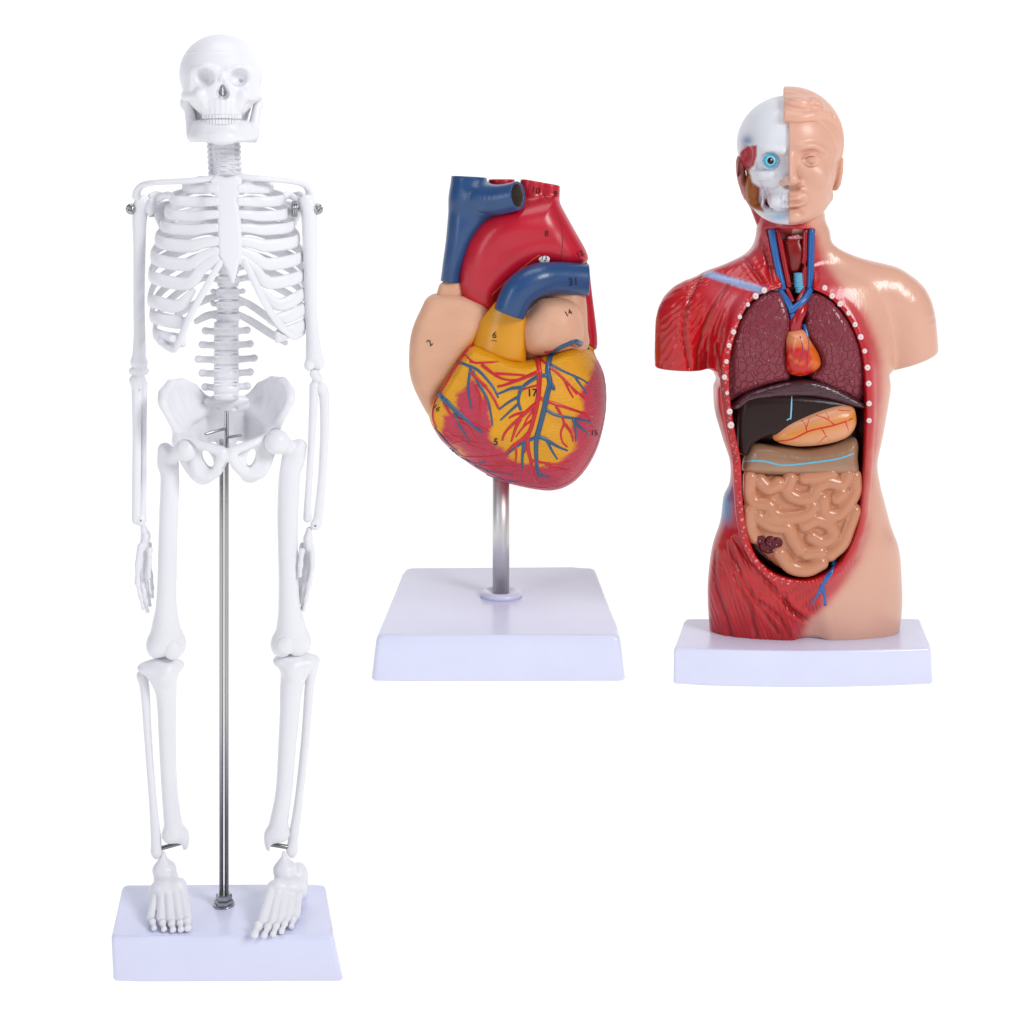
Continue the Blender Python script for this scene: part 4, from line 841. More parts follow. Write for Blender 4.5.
# ================================================================== TORSO
def build_torso():
    fr = Frame(666.0); M = Model("torso_model", "painted torso and head model with open chest showing organs, on a low white base", "anatomical torso", fr, (800, 666, 5)); put = M.put
    SKIN = hexc("DEAB95"); MUS = hexc("C01C2B"); z3 = lambda p: Z(700, 220, 5.12, p); z4 = lambda p: Z(700, 370, 3.794, p); z2 = lambda p: Z(720, 75, 6.4, p)
    put("base", slab([(691, -48), (933, -48), (916, 54), (668, 54)], [(691, -49), (934, -49), (917, 56), (667, 56)], 632, 666, r=3.5, bulge=9), M_BASE)
    # ---- body shell
    g = Grid((648, 212, -72), (946, 642, 70), 1.1)
    T = [(250, 778, 808, -22, 4), (262, 745, 845, -34, 16), (280, 712, 885, -44, 32), (300, 706, 892, -48, 40), (330, 706, 893, -50, 47), (360, 709, 893, -50, 50), (396, 711, 888, -47, 50), (436, 722, 881, -43, 47), (462, 730, 876, -42, 45), (483, 730, 879, -43, 44),
         (498, 724, 883, -46, 44), (523, 721, 890, -50, 44), (549, 713, 899, -52, 44), (581, 709, 902, -52, 42), (607, 709, 903, -50, 36), (633, 711, 901, -46, 29)]
    g.add(rows(T, 2.25))
    g.chain([(793.5, 215, -10, 33), (793.5, 240, -10, 34), (792, 275, -12, 34)], 6)
    g.add(poly([(761, 226), (757, 241), (746, 254), (724, 267), (704, 274), (694, 290), (700, 315), (890, 315), (906, 290), (898, 270), (868, 262), (848, 254), (831, 243), (826, 228), (815, 224), (793, 223), (773, 224)], -34, 16, rd=18, spl=True), 8)
    g.chain([(748, 282, -8, 22), (714, 298, -8, 25), (688, 313, -8, 28), (682, 345, -8, 26.5), (680, 380, -8, 24)], 8)
    g.chain([(840, 280, -8, 24), (878, 292, -8, 27), (902, 306, -8, 30), (911, 340, -8, 28), (915, 380, -8, 25)], 8)
    g.sub(box((660, 399, -8), (54, 30, 60), .5, (0, 0, 2)), 3); g.sub(box((925, 390, -8), (32, 30, 60), .5, (0, 0, -20)), 3)
    # armpits
    g.sub(cap((714, 380, -70), (714, 380, 70), 3.2), 5); g.sub(cap((896, 383, -70), (893, 383, 70), 3), 5)
    # crease between the thighs
    g.chain([(803, 598, 48, 7), (804, 614, 44, 12), (805, 630, 40, 16), (807, 645, 38, 18)], 8, neg=True)
    cav = [(790, 288), (774, 291), (758, 298), (746, 311), (737, 331), (730, 360), (730, 395), (735, 430), (741, 460), (743, 500), (747, 530), (756, 556), (773, 573), (795, 580), (815, 579), (836, 567), (851, 545), (860, 515), (864, 470), (866, 420), (865, 380), (861, 350), (852, 325), (841, 308), (828, 296), (810, 289)]
    # raised rim, then the opening
    cl = [P(a, b, 40) for a, b in cav]; wf = lambda v: np.interp(v, [285, 300, 330, 360, 396, 450, 500, 549, 581], [18, 32, 40, 42, 42, 40, 41, 41, 38])
    rim = [(a + (a - 798) * .05, b + (1.5 if b > 550 else 0), wf(b) - 1, 5.5) for a, b, _ in cl]; rim.append(rim[0])
    g.chain(rim, 7)
    g.sub(poly(cav, 4, 120, rd=4, at=44), 2.5)
    g.sub(poly([(768, 229), (815, 229), (813, 262), (811, 291), (782, 291), (775, 262)], 6, 100, rd=2, at=22, spl=False), 1.5)
    V, Q = g.mesh(2)
    # muscle relief on the flayed side
    u, v = pix(V); edge = [(806, 222), (815, 236), (822, 256), (832, 276), (846, 292), (862, 312), (873, 335), (879, 360), (880, 390), (876, 430), (870, 470), (867, 500), (866, 530), (857, 560), (842, 585), (824, 606), (808, 620), (803, 632), (803, 660)]
    eu = np.interp(v, [p[1] for p in edge], [p[0] for p in edge])
    skin = sst(-5, 7, u - eu + 1.5 * vnoise(V, 9, 11)); skin = np.where(V[:, 2] < -8, sst(0, 30, V[:, 0] - 800), skin)
    front = sst(-20, 5, V[:, 2]) * (1 - skin)
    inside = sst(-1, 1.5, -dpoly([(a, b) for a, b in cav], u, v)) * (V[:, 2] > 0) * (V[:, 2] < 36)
    gro = [z4([(60, 690), (60, 800), (90, 900), (120, 1010)]), z4([(110, 660), (150, 760), (210, 870), (300, 1000)]), z4([(130, 640), (200, 740), (280, 830), (360, 920), (420, 960)]), z4([(130, 780), (190, 900), (215, 1010)]),
           z4([(230, 880), (300, 940), (340, 1010)]), [(703, 274), (690, 300), (684, 330), (690, 368)], [(727, 285), (712, 310), (700, 340), (696, 368)], [(762, 240), (768, 262), (772, 285)], [(745, 258), (755, 272), (766, 287)],
           [(705, 375), (716, 410), (726, 450)], [(716, 345), (722, 380), (727, 420), (735, 460)], z4([(320, 850), (335, 900), (400, 945)])]
    dis = np.zeros(len(V)); shade = np.zeros(len(V))
    for q in gro:
        d = dline(q, u, v); dis -= 1.5 * np.exp(-(d / 2.0) ** 2); dis += .8 * np.exp(-((d - 5) / 3) ** 2)
    ang = np.where(u < 722, np.arctan2(v - 270, u - 735), 0)
    s1 = np.where((u < 724) & (v < 372), np.sin(np.arctan2(v - 262, u - 740) * 95 + 2 * vnoise(V, 12, 13)), 0) * .35
    s2 = np.where(v > 560, np.sin((u - 720 - (v - 560) * .35) * 1.5 + 2 * vnoise(V, 14, 14)), 0) * .4
    s3 = np.where((u > 780) & (u < 822) & (v > 585) & (v < 615), np.sin(u * 1.9), 0) * .5
    s4 = np.where((v < 285) & (u < 775), np.sin((u + v * .9) * .9 + vnoise(V, 9, 15)), 0) * .15
    dis += s1 + s2 + s3 + s4
    rimd = dpoly(cav, u, v); band = (rimd > 1.5) & (rimd < 7)
    dis += np.where(band & (u < 800), .55 * vnoise(V, 2.2, 16), 0)
    V[:, 2] += dis * front * (1 - inside); V[:, 0] += np.where(abs(V[:, 2]) < 25, 0, 0)
    collar = np.exp(-(dline([(706, 273), (725, 279), (745, 285), (764, 291)], u, v) / 4.0) ** 4) * sst(-5, 5, V[:, 2]); V[:, 2] += collar * 1.2
    def bcol(V_):
        n = vnoise(V, 20, 20)[:, None]; f = vnoise(V * [1.0, .35, 1], 2.0, 21)[:, None]
        mus = MUS * (1 + .10 * n + .10 * f); mus = mus * (1 - .30 * np.clip(-dis, 0, 1.4)[:, None])  # grooves also darkened in the colour, painted shade along the creases
        # paler tendon sheets
        pale = np.clip(np.exp(-(dline([(716, 290), (738, 300), (742, 312)], u, v) / 12) ** 2) * .35 + np.exp(-(dline([(742, 262), (756, 250), (764, 236)], u, v) / 9) ** 2) * .35 + ((u > 820) & (rimd > 7)) * .25 + .35 * np.exp(-((u - 775) / 14) ** 2) * (v < 245), 0, .6)[:, None]
        mus = mus * (1 - pale) + hexc("C9747A") * pale
        c = mus * (1 - skin[:, None]) + SKIN * (1 + .02 * n) * skin[:, None]
        ed = np.exp(-((u - eu) / 9) ** 2)[:, None] * .35 * (V[:, 2] > -8)[:, None]; c = c * (1 - ed) + hexc("CC7268") * ed
        c = c * (1 - collar[:, None]) + hexc("93A6CF") * collar[:, None]
        bl = np.exp(-((u - 722) / 11) ** 4 - ((v - 502) / 22) ** 4)[:, None] * .95 * (u < 740)[:, None]; c = c * (1 - bl) + hexc("4C86B0") * bl
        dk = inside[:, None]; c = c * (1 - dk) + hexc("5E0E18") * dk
        nk = (sst(-1, 1, -dpoly([(768, 229), (815, 229), (813, 262), (811, 291), (782, 291), (775, 262)], u, v)) * (V[:, 2] > -20))[:, None]; c = c * (1 - nk) + hexc("7C1420") * nk
        hl = (band & (u < 800) & (vnoise(V, 1.8, 22) > .45))[:, None] * .55; c = c * (1 - hl) + hexc("E8C0BC") * hl  # pale specks painted as highlights along the rim
        return np.clip(c, 0.01, 1)
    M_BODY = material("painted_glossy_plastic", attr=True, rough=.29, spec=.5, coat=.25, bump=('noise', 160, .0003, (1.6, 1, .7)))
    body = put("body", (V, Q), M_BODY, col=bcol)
    bp = Proj((V, Q))
    M_WET = material("glossy_bowel_paint", attr=True, rough=.26, spec=.5, coat=.15)
    # ---- rib ends round the opening
    MW = material("rib_white_paint", hexc("E9D4D4"), rough=.3, coat=.2); MWc = material("rib_marrow_paint", hexc("C98F96"), rough=.4)
    ribs = [(824.6, 288), (832, 296), (840, 304), (848.4, 313), (855, 324.5), (860.5, 337), (864.6, 351), (867.4, 367.5), (868.6, 383.5), (869, 403.5), (869, 420.5),
            (775, 289.5), (764, 290.5), (755.5, 296), (747.5, 304.5), (739.5, 317), (733.5, 332), (729, 345.5), (726.3, 361.6), (724.6, 377), (727, 393), (729.5, 411.5), (731, 425)]
    for a, b in ribs:
        h, n = bp.hit(a, b); h = h + n * .3; r = 2.7 + RNG.uniform(-.2, .3) if a > 800 else (3.2 if b > 405 or b < 300 else 2.2) + RNG.uniform(-.4, .5)
        g = Grid(h - 7, h + 7, .6); g.add(ell(h, (r, r * 1.05, 2.0))); g.sub(ell(h + np.array([0, 0, 2.2]), (r * .42, r * .42, 1.0)), .4)
        o = put("rib_end", g.mesh(1), MW, body)
        g = Grid(h - 4, h + 5, .5); g.add(ell(h + np.array([0, 0, 1.0]), (r * .34, r * .34, .8))); put("marrow", g.mesh(1), MWc, body)
    # pelvis vein on the rim
    MB = material("vein_blue_paint", hexc("1E62A8"), rough=.25, coat=.3); MRd = material("artery_red_paint", hexc("A30F1C"), rough=.25, coat=.3)
    put("iliac_vein", merge(bp.line(z4([(512, 708), (505, 750), (480, 790), (460, 830)]), 2.3, 2.6), bp.line(z4([(460, 826), (440, 860), (420, 896)]), 2.4, .8), bp.line(z4([(462, 826), (472, 860), (476, 892)]), 2.4, 1.6)), MB, body)
    # ---- neck window
    put("jugular_vein", tube([PR(771.5, 231, 21, 3.2), PR(776, 258, 23, 3.3), PR(782.5, 288, 27, 3.5)], 12), MB); put("jugular_vein", tube([PR(811.5, 231, 21, 3.0), PR(811, 258, 23, 3.2), PR(810, 290, 27, 3.4)], 12), MB)
    put("carotid_artery", tube([PR(777.5, 231, 18, 3), PR(783, 258, 20, 3.1), PR(788.5, 286, 24, 3)], 12), MRd); put("carotid_artery", tube([PR(805.5, 231, 18, 2.8), PR(805, 258, 20, 3), PR(804.5, 286, 24, 3)], 12), MRd)
    g = Grid((778, 225, -2), (812, 296, 26), .7); g.add(poly([(784, 240), (798, 236), (803, 240), (803, 268), (798, 274), (791, 274), (786, 266)], 0, 17, rd=7, at=14)); g.add(ell((796, 255, 14), (8, 12, 5)), 3)
    for i in range(5): g.add(ell((787 + i * 4, 236 + abs(i - 2) * .8, 14), (2.6, 2, 2.5)), 1)
    put("larynx", g.mesh(1), M_PAINT, col=lambda V_: np.where((V_[:, 1] < 238.5)[:, None], hexc("C77F86"), hexc("8A1523") * (1 + .2 * vnoise(V_, 6, 31)[:, None])))
    g = Grid((786, 266, 2), (808, 300, 30), .6)
    for i in range(8): g.add(ell((796.3, 273 + i * 2.5, 19 + i * .6), (6.8 - (i > 5) * 1.2, 1.6, 5)), 1.2)
    put("trachea", g.mesh(1), material("trachea_blue_paint", hexc("5FB0D4"), rough=.3, coat=.2))
    # ---- lungs
    M_L = material("lung_paint", hexc("823440"), rough=.26, spec=.32, coat=.15, bump=('cells', 170, .0006, (1.25, 1, 1)))
    lungR = [(784, 293), (776, 291.5), (764.5, 295), (752.7, 305), (741.5, 321), (735, 337), (731, 357), (730, 380), (730, 405), (742, 398), (763, 388), (780, 383), (791, 380), (789, 364), (787, 345), (791, 329), (792, 316), (788, 300)]
    lungL = [(809, 294), (821, 293.5), (835, 302), (846, 316), (854.5, 331), (860.5, 347), (864.5, 364.5), (866, 382), (865.5, 407), (848, 399), (826.5, 389), (815, 382), (812, 376), (822, 366), (819, 353), (811, 341), (805.5, 329), (806.4, 317), (804, 304)]
    def organ(name, q, w0, w1, rd, mat, dome=.003, col=None, h=.9, sm=2, extra=None, parent=None, cen=None, spl=True):
        lo = np.min(q, 0) - 8; hi = np.max(q, 0) + 8; g = Grid((lo[0], lo[1], w0 - 4), (hi[0], hi[1], w1 + 6), h)
        g.add(poly(q, w0, w1, rd, dome=dome, at=w1 - 4, cen=cen, spl=spl))
        if extra: extra(g)
        m = g.mesh(sm); return put(name, m, mat, parent, col=col), m
    lr, _ = organ("lung", lungR, 6, 46, 8, M_L, dome=.0034, cen=(768, 345)); ll, _ = organ("lung", lungL, 6, 46, 8, M_L, dome=.0034, cen=(830, 345))
    # fissures
    # ---- small heart and great vessels
    ht = [(790, 333), (797, 331), (805.5, 331), (812, 341), (821, 356), (822, 368), (810, 376), (797, 377), (789, 371), (786, 352)]
    def hcol(V_):
        u_, v_ = pix(V_); t = sst(338, 352, v_ + 2 * vnoise(V_, 4, 40))[:, None]; c = hexc("E3936B") * (1 - t) + hexc("C81E1A") * t
        e = sst(804, 812, u_ + 3 * vnoise(V_, 3, 41) - (v_ - 350) * .25)[:, None] * t; c = c * (1 - e) + hexc("D8641E") * e
        y = (np.clip(vnoise(V_, 3.2, 42), 0, 1)[:, None]) * .5; return c * (1 - y) + hexc("E8902A") * y
    hm, hmesh = organ("heart", ht, 20, 56, 13, M_BODY, dome=.004, col=hcol, h=.6)
    hp = Proj(hmesh); put("coronary_line", merge(hp.line([(806, 333), (809, 345), (807, 358), (808, 374)], .7, .5), hp.line([(800, 336), (803, 350), (799, 362)], .6, .4)), material("purple_line", hexc("6A2A5A"), rough=.4), hm)
    put("aorta", tube([PR(803.5, 304, 33, 4.5), PR(801, 311, 38, 5.6), PR(796, 322, 40, 6), PR(795, 335, 38, 6.4)], 16), MRd)
    put("vena_cava", merge(tube([PR(780, 291, 29, 3.0), PR(787, 301, 36, 3.2), PR(792, 311, 40, 3.4), PR(792.5, 318, 40, 2.4)], 12), tube([PR(810.5, 290, 29, 3.1), PR(803, 301, 37, 3.4), PR(792, 310, 40, 3.4)], 12)), MB)
    put("brachiocephalic_artery", merge(tube([PR(787, 290, 27, 2.4), PR(792, 301, 34, 2.6)], 10, smooth=False), tube([PR(804, 290, 27, 2.2), PR(798, 301, 33, 2.4)], 10, smooth=False)), MRd)
    put("pulmonary_trunk", tube([PR(804, 326, 36, 2.4), PR(807, 336, 40, 2.2)], 10, smooth=False), MB)
    # ---- diaphragm and liver
    dia = z4([(118, 150), (170, 98), (250, 66), (340, 44), (420, 40), (500, 62), (570, 98), (628, 132), (628, 150), (560, 132), (470, 108), (400, 100), (300, 104), (200, 118), (150, 150)])
    organ("diaphragm", dia, 8, 47, 5, material("diaphragm_paint", hexc("44202A"), rough=.25, coat=.3, bump=('noise', 120, .0008, (1, 1, 4))), dome=.0008)
    liv = z4([(148, 165), (165, 118), (230, 98), (340, 92), (460, 100), (560, 116), (606, 140), (540, 172), (440, 215), (340, 248), (280, 252), (240, 262), (205, 285), (185, 325), (165, 328), (150, 310), (146, 230)])
    lm, lmesh = organ("liver", liv, 6, 47, 8, material("liver_paint", hexc("2A1A1A"), rough=.28, spec=.22, bump=('noise', 60, .0006)), dome=.0012, cen=(775, 410))
    lp = Proj(lmesh); put("falciform_ligament", merge(lp.line(z4([(348, 96), (347, 140), (344, 185)]), .8, .9), lp.line(z4([(330, 190), (345, 182)]), .7, .7)), material("pale_blue_line", hexc("7CC0DA"), rough=.3), lm)
    # ---- stomach
    st = z4([(278, 252), (320, 213), (400, 178), (480, 150), (550, 137), (592, 148), (604, 185), (600, 222), (570, 260), (500, 284), (400, 296), (330, 290), (290, 275)])
    def scol(V_):
        u_, v_ = pix(V_); c = hexc("DD9C74") * (1 + .05 * vnoise(V_, 6, 50)[:, None]); d = dline(z4([(290, 268), (400, 235), (500, 208), (600, 175)]), u_, v_)
        t = np.exp(-(d / 5.5) ** 2)[:, None] * .85; return c * (1 - t) + hexc("D8892F") * t
    sm_, smesh = organ("stomach", st, 22, 55, 13, M_PAINT, dome=.003, col=scol, h=.8)
    sp_ = Proj(smesh); MRs = material("artery_bright_paint", hexc("C8141A"), rough=.3, coat=.2)
    for q, a, b in [([(290, 270), (350, 262), (420, 230), (500, 212), (560, 192), (602, 172)], 1.0, .9), ([(405, 232), (398, 205), (385, 190)], .7, .5), ([(402, 222), (412, 195), (415, 182)], .7, .4), ([(510, 208), (480, 185), (440, 172)], .8, .5), ([(490, 185), (478, 160)], .6, .4),
                    ([(462, 222), (478, 250), (492, 268)], .8, .4), ([(478, 250), (455, 272), (440, 285)], .6, .4), ([(552, 196), (562, 225), (575, 248)], .8, .4), ([(562, 225), (566, 250)], .5, .4), ([(525, 152), (560, 155), (585, 148)], .7, .4), ([(292, 240), (285, 258), (292, 274)], .7, .6)]:
        put("gastric_artery", sp_.line(z4(q), a, b), MRs, sm_)
    # ---- omentum and bowel
    om = z4([(170, 352), (182, 318), (215, 288), (330, 296), (420, 303), (520, 286), (590, 262), (610, 285), (608, 340), (606, 400), (520, 405), (300, 405), (175, 395)])
    oc = lambda V_: hexc("9C7860") * (1 + .06 * vnoise(V_, 8, 60)[:, None]) + np.exp(-((pix(V_)[1] - 470) / 4) ** 2)[:, None] * .12 * hexc("D59A78")
    omm, omesh = organ("omentum", om, 12, 48, 13, M_BODY, dome=.0012, col=oc, cen=(802, 460))
    put("omentum_line", Proj(omesh).line(z4([(166, 346), (230, 345), (280, 355), (320, 362), (420, 352), (530, 335), (606, 308)]), .95, .95, flat=.5), material("sky_blue_line", hexc("5BB4CF"), rough=.3), omm)
    it = z4([(174, 392), (250, 392), (450, 388), (604, 372), (608, 440), (610, 520), (588, 600), (550, 688), (488, 745), (425, 776), (370, 780), (305, 757), (240, 700), (200, 650), (180, 560), (172, 450)])
    coils = [[(196, 415), (190, 465), (212, 508), (262, 516), (285, 548), (335, 562), (400, 550), (428, 520)], [(232, 425), (262, 452), (300, 436)], [(345, 415), (333, 462), (375, 490), (425, 482), (442, 450), (485, 428), (540, 436), (562, 398)],
             [(225, 562), (272, 592), (330, 600), (352, 640), (378, 682)], [(466, 490), (474, 542), (522, 552), (562, 512), (592, 462), (592, 410)], [(398, 590), (440, 570), (492, 590), (502, 632), (462, 652), (424, 634)],
             [(592, 540), (566, 600), (542, 660), (495, 702)], [(306, 700), (350, 750), (410, 760), (462, 735)], [(404, 696), (456, 694)], [(194, 540), (194, 600), (212, 636)], [(400, 412), (440, 410), (500, 396)], [(520, 490), (540, 470)], [(262, 560), (300, 570)]]
    def coil(g):
        for c in coils:
            pts = [P(a, b, 44) + (7.6,) for a, b in z4(c)]
            pts = [(a, b, 41 - .0016 * ((a - 798) ** 2 + (b - 510) ** 2 * .6), r) for a, b, _, r in pts]; g.chain(pts, .8, n=4)
    bow, bmesh = organ("small_intestine", it, 10, 43, 11, M_WET, dome=.0016, col=lambda V_: hexc("C98B6C") * (1 + .04 * vnoise(V_, 8, 61)[:, None]) * (1 - .0 * V_[:, :1]), extra=coil, cen=(800, 510), sm=1, h=.8)
    g = Grid((750, 526, 28), (788, 558, 56), .6); bpj = Proj(bmesh)
    for a, b, r in ((227, 640, 4.6), (245, 668, 5.2), (268, 650, 5), (292, 655, 5), (278, 675, 4.6), (258, 678, 4.4)):
        uu, vv = z4([(a, b)])[0]; h, n = bpj.hit(uu, vv); g.add(ell((h[0], h[1], max(h[2], 36) - .5), (r * 1.15, r * 1.15, 3.4)), .4)
        g.sub(ell((h[0] + .5, h[1], max(h[2], 36) + 3.4), (r * .7, r * .7, 2.4)), .4)
    put("caecum_opening", g.mesh(1), material("caecum_paint", hexc("5C1220"), rough=.25, spec=.3, coat=.1, bump=('noise', 250, .0006)), bow)
    h = None
    put("caecum_lip", bpj.line(z4([(208, 645), (205, 668), (235, 695), (262, 700), (290, 690)]), .8, .8), material("caecum_lip_paint", hexc("C99BA0"), rough=.3), bow)
    # ---- head: skinned half
    def ht_(VQ):
        V, Q = VQ; V = V.copy(); c_, s_ = math.cos(.165), math.sin(.165); x, w = V[:, 0] - 790.5, V[:, 2] + 8
        V[:, 0], V[:, 2] = 790.5 + c_ * x - s_ * w, -8 + c_ * w + s_ * x; return V, Q
    def head(g, infl=0.0):
        g.add(ell((790.5, 142, -10), (52 - infl, 51 - infl, 58 - infl))); g.add(ell((791, 172, 8), (45 - infl, 42 - infl, 40 - infl)), 8)
        g.add(ell((791, 196, 14), (34 - infl, 26 - infl, 30 - infl)), 10)
        g.chain([(758, 196, -6, 9 - infl), (770, 209, 16, 9 - infl), (791, 215, 34, 9.5 - infl), (812, 209, 16, 9 - infl), (825, 196, -6, 9 - infl)], 8)
    g = Grid((784, 78, -74), (852, 234, 74), .8); head(g)
    g.chain([(794, 150, 44, 5), (803, 149, 47, 3.4), (814, 148, 43, 3.2), (824, 153, 35, 2.6)], 4)                 # brow
    g.sub(ell((811, 159, 54), (13, 8, 10)), 5); g.add(ell((811.5, 161, 37), (9.5, 7.2, 9.5)), 1)                    # eye
    g.chain([(801, 161.5, 44.5, 1), (806, 157.3, 47, 1.2), (813, 156.5, 46.8, 1.2), (820, 160.5, 41.5, 1)], 1); g.chain([(801, 162, 44.5, .9), (807, 166, 46, 1.1), (814, 166, 45.5, 1.1), (820, 162, 41.5, .9)], 1)
    g.sub(ell((811.5, 161, 47.8), (3.2, 3.2, 1.4)), .6)
    g.chain([(790.5, 156, 46, 4.5), (791, 168, 52, 4.6), (791.5, 179, 59, 5.4)], 4); g.add(ell((791.5, 181, 58), (7, 5, 7)), 3); g.add(ell((801.5, 183.5, 52), (4.6, 4.6, 6.5)), 1.8); g.sub(ell((797.5, 187, 55), (2.4, 1.4, 3)), 1)
    g.add(ell((816, 178, 32), (11, 10, 9)), 8)
    g.add(ell((793, 197, 45), (16, 7, 6)), 5)
    g.chain([(789, 199, 50.5, 2.2), (797, 198.4, 50, 2.1), (805, 201, 46, 1.4), (809, 202.4, 43, 1)], 1.5); g.chain([(789, 204.6, 50, 2.6), (797, 205, 49, 2.4), (805, 203.2, 45.5, 1.3)], 1.5)
    g.chain([(788, 202, 53, .8), (800, 201.7, 51.5, .8), (809, 202.6, 45, .7)], .8, neg=True)
    g.sub(ell((798, 209.5, 50), (9, 2.2, 4)), 3); g.add(ell((792, 216, 42), (12, 7.5, 8)), 5)
    # ear
    g.add(ell((838, 173, -6), (5, 18, 10), (0, 24, 8)), 2.5); g.sub(ell((843, 172, -1), (2.4, 11, 5), (0, 24, 8)), 1.5)
    g.sub(box((739.5, 160, 0), (50, 120, 100), .2))
    def fcol(V_):
        c = SKIN * (1 + .02 * vnoise(V_, 14, 70)[:, None]); u_, v_ = pix(V_); t = (np.exp(-((v_ - 202) / 4) ** 2 - ((u_ - 797) / 9) ** 2)[:, None] * .5); return c * (1 - t) + hexc("C9866A") * t
    M_F = material("skin_plastic", attr=True, rough=.38, spec=.45, coat=.08)
    face = put("face", ht_(g.mesh(1)), M_F, col=fcol)
    # hair cap
    g = Grid((780, 76, -76), (852, 200, 60), .9)
    g.add(ell((790.5, 141, -13), (54.5, 55.5, 61)))
    g.sub(ell((798, 165, 44), (42, 45, 52)), 4)
    g.chain([(786, 117, 40, 5), (797, 119, 41, 5), (810, 119, 37, 4.6), (820, 116, 31, 4.2), (829, 117, 22, 4), (836, 126, 12, 4), (839, 140, 4, 3.5), (840, 154, 0, 2.5)], 4)
    g.sub(box((735, 160, 0), (50, 120, 100), .5)); g.sub(ell((800, 230, 20), (60, 55, 40)), 4); g.sub(box((800, 215, 0), (80, 40, 100), 2), 3)
    g.add(ell((799, 108, 28), (14, 10, 13), (0, 0, 8)), 5); g.add(ell((815, 106, 22), (9, 7, 11), (0, 0, 25)), 4); g.sub(cap((822, 100, 42), (833, 118, 22), 2.2, 1.6), 2); g.sub(box((735, 160, 0), (50, 120, 100), .5)); g.chain([(786, 120, 41, 4.6), (800, 121, 42, 4.6), (812, 118, 38, 4.4)], 3); g.sub(box((734.6, 160, 0), (50, 120, 100), .5))
    hv, hq = g.mesh(2); st_ = np.sin((hv[:, 1] * .9 - hv[:, 0] * .12 + 3 * vnoise(hv, 15, 72)) * 1.15) * sst(120, 112, hv[:, 1]) * sst(-10, 10, hv[:, 2]); hv[:, 2] += .45 * st_
    put("hair", ht_((hv, hq)), M_F, face, col=lambda V_: SKIN * (1.03 + .03 * vnoise(V_ * [.4, 1, 1], 3, 71)[:, None]))
    # ---- head: skull half
    g = Grid((730, 84, -72), (794, 230, 64), .8)
    g.add(ell((790.5, 143, -10), (52, 48.5, 55))); g.add(ell((790, 176, 6), (36, 30, 38)), 5); g.add(ell((790, 190, 18), (21, 24, 29)), 5)
    g.chain([(752, 196, -4, 5), (763, 209, 14, 6), (776, 216, 32, 6.5), (792, 217.5, 38, 7)], 5)
    g.chain([(753, 172, -6, 3.5), (754, 172, 14, 4.2), (762, 176, 32, 5), (772, 176, 38, 5)], 3)
    g.chain([(758, 149, 28, 3), (768, 151, 38, 3.5), (784, 153, 43, 3.4)], 4); g.chain([(757, 150, 26, 3), (756, 166, 26, 4)], 3)
    g.sub(ell((771, 162, 46), (11, 9.5, 16)), 2.5); g.sub(ell((755.5, 193, 26), (9, 13, 18)), 4)
    g.sub(ell((746, 156, 26), (8, 12, 22)), 4)
    g.sub(cap((790, 172, 47), (789, 184, 45), 2, 5.5), 1.5)
    g.add(ell((781, 201, 36), (12, 9, 9)), 2)
    for i in range(5):
        a = i * .2; uu = 788.2 - i * 3.9; ww = 47.5 - i * i * .9
        g.add(box((uu, 197.3, ww - 2), (1.85, 3.4, 2.2), 1.2), 1.2); g.add(box((uu, 204.5, ww - 2.4), (1.8, 3.3, 2.2), 1.2), 1.2)
    g.add(ell((757, 188, -2), (11, 20, 22)), 4); g.chain([(755, 188, -10, 9), (763, 203, -10, 12), (770, 222, -10, 12)], 4)
    g.chain([(764, 190, 28, 1.6), (765, 200, 27, 1.5), (763, 208, 22, 1.5)], 1)
    g.sub(box((840.6, 160, 0), (50, 120, 100), .2))
    def kcol(V_):
        u_, v_ = pix(V_); c = np.tile((hexc("E4E5EC"))[None], (len(V_), 1)) * (1 + .015 * vnoise(V_, 9, 80)[:, None])
        def mixc(c, t, h): t = np.clip(t, 0, 1)[:, None]; return c * (1 - t) + hexc(h) * t
        c = mixc(c, np.exp(-((u_ - 747) / 6) ** 2 - ((v_ - 141) / 6) ** 2) * .8, "5E7FA8")
        c = mixc(c, sst(1, -1.5, dpoly([(740, 152), (747, 146), (757, 145), (757, 156), (754, 166), (749, 170), (738, 170)], u_, v_)), "B5404A")
        c = mixc(c, sst(1.5, -1.5, dpoly([(740, 168), (749, 170), (752, 182), (760, 188), (759, 200), (764, 212), (740, 205)], u_, v_)) , "9A5524")
        c = mixc(c, sst(0, 3, v_ - 206 - (u_ - 750) * .9) * (u_ < 772) + (V_[:, 2] < -2) * (v_ > 196) * 1.0, "B23A44")
        c = mixc(c, np.exp(-((u_ - 779) / 8) ** 2 - ((v_ - 217) / 3.5) ** 2) * .75, "6FA3CC")
        c = mixc(c, np.exp(-(dline([(761, 190), (764, 200), (767, 208), (770, 198), (767, 190)], u_, v_) / 1.3) ** 2) * .5, "C77F90")
        c = mixc(c, np.exp(-(np.hypot(u_ - 782, v_ - 158) / 5) ** 2) * .35, "C79AA8")
        c = mixc(c, np.exp(-(dline([(760, 187), (772, 189), (778, 186)], u_, v_) / 1.5) ** 2) * .3, "9A90A8")
        return c
    sk = put("skull", ht_(g.mesh(1)), M_F, col=kcol)
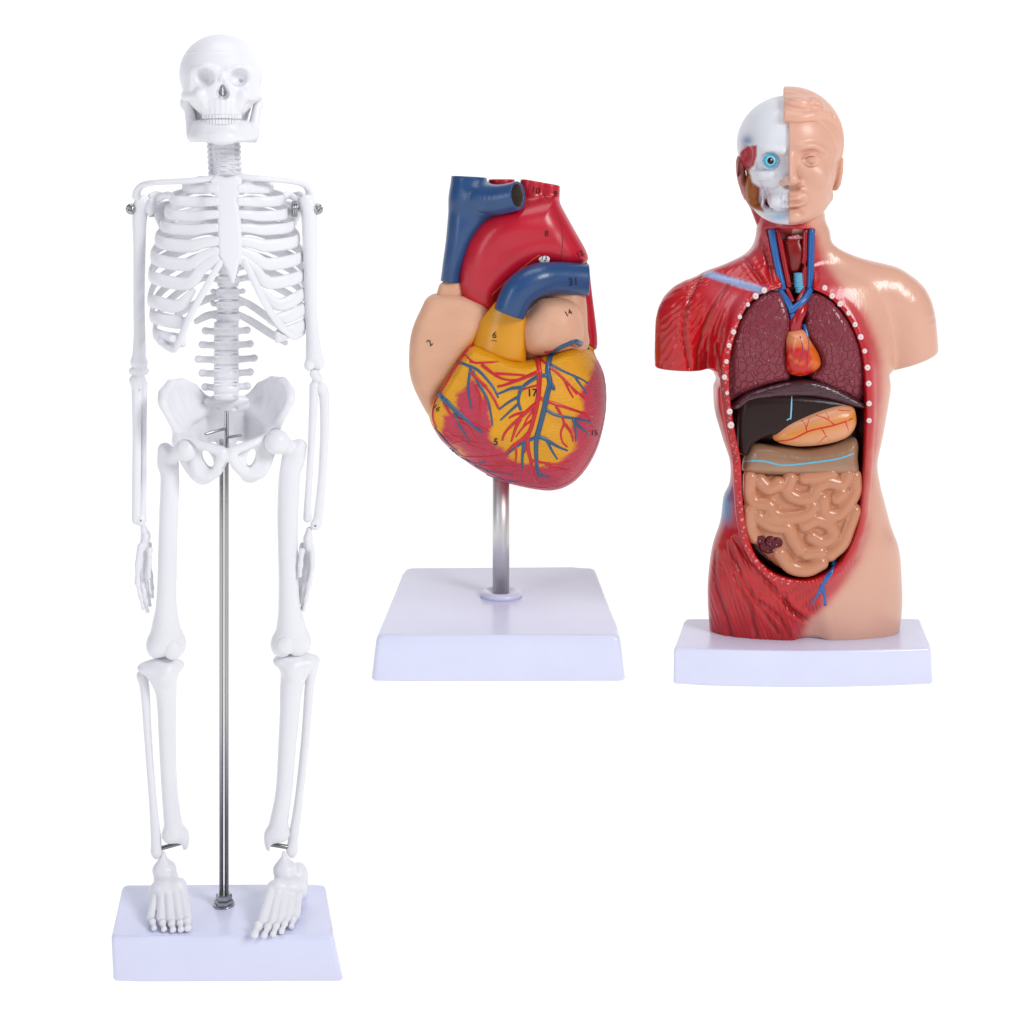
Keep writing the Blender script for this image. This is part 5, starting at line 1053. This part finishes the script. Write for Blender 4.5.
    # nose tip of the skin side reaching over the skull
    g = Grid((776, 170, 40), (796, 194, 72), .6); g.add(ell((789.5, 181, 56), (6.5, 5, 6.5))); g.add(ell((783.5, 183.5, 50), (4, 3.6, 6)), 2.5); g.sub(ell((786.5, 187, 54), (2.2, 1.4, 3)), .8); g.sub(box((843, 180, 50), (50, 60, 60), .2))
    put("nose", ht_(g.mesh(1)), M_F, face, col=lambda V_: np.where((V_[:, 0] < 783)[:, None], hexc("D5B3A8"), SKIN))
    # eye
    e = np.array([771.2, 162, 34.5]); g = Grid(e - 12, e + 12, .5); g.add(ell(e, (9.2, 8.8, 9)))
    def ecol(V_):
        ex = 790.5 + math.cos(.165) * (e[0] - 790.5) - math.sin(.165) * (e[2] + 8)
        r = np.hypot(V_[:, 0] - ex + .6, V_[:, 1] - e[1] + .2); c = np.tile(hexc("8CCBE0")[None], (len(V_), 1)); c[r > 7.4] = hexc("D6D8E2")
        ring = (r > 4.6) & (r < 6.6); c[ring] = hexc("52AFD3"); c[r < 3.3] = hexc("06070A"); c[np.hypot(V_[:, 0] - ex - .2, V_[:, 1] - e[1] + 1.2) < .7] = hexc("C8D0D8"); return c  # pale dot on the pupil is a painted glint
    put("eye", ht_(g.mesh(1)), M_F, sk, col=ecol)
    # ear of the flayed side
    g = Grid((732, 150, -26), (760, 202, 12), .7); g.add(ell((743, 174, -4), (4.2, 19, 9), (0, -15, -8))); g.add(ell((749, 192, -4), (5, 9, 9)), 4); g.sub(ell((742, 170, 1), (2, 9, 4), (0, -15, 6)), 1.2)
    put("ear", ht_(g.mesh(1)), M_F, sk, col=lambda V_: hexc("C48580") * (1 + .08 * vnoise(V_, 4, 90)[:, None]))
    g = Grid((744, 188, -30), (838, 236, 30), 1.0); g.add(ell((793, 216, -12), (33, 24, 32)))
    put("throat", g.mesh(2), M_F, col=lambda V_: np.where((V_[:, 0] < 790)[:, None], hexc("B04A4E"), SKIN * .98))
    return M
build_skeleton()
build_heart()
build_torso()
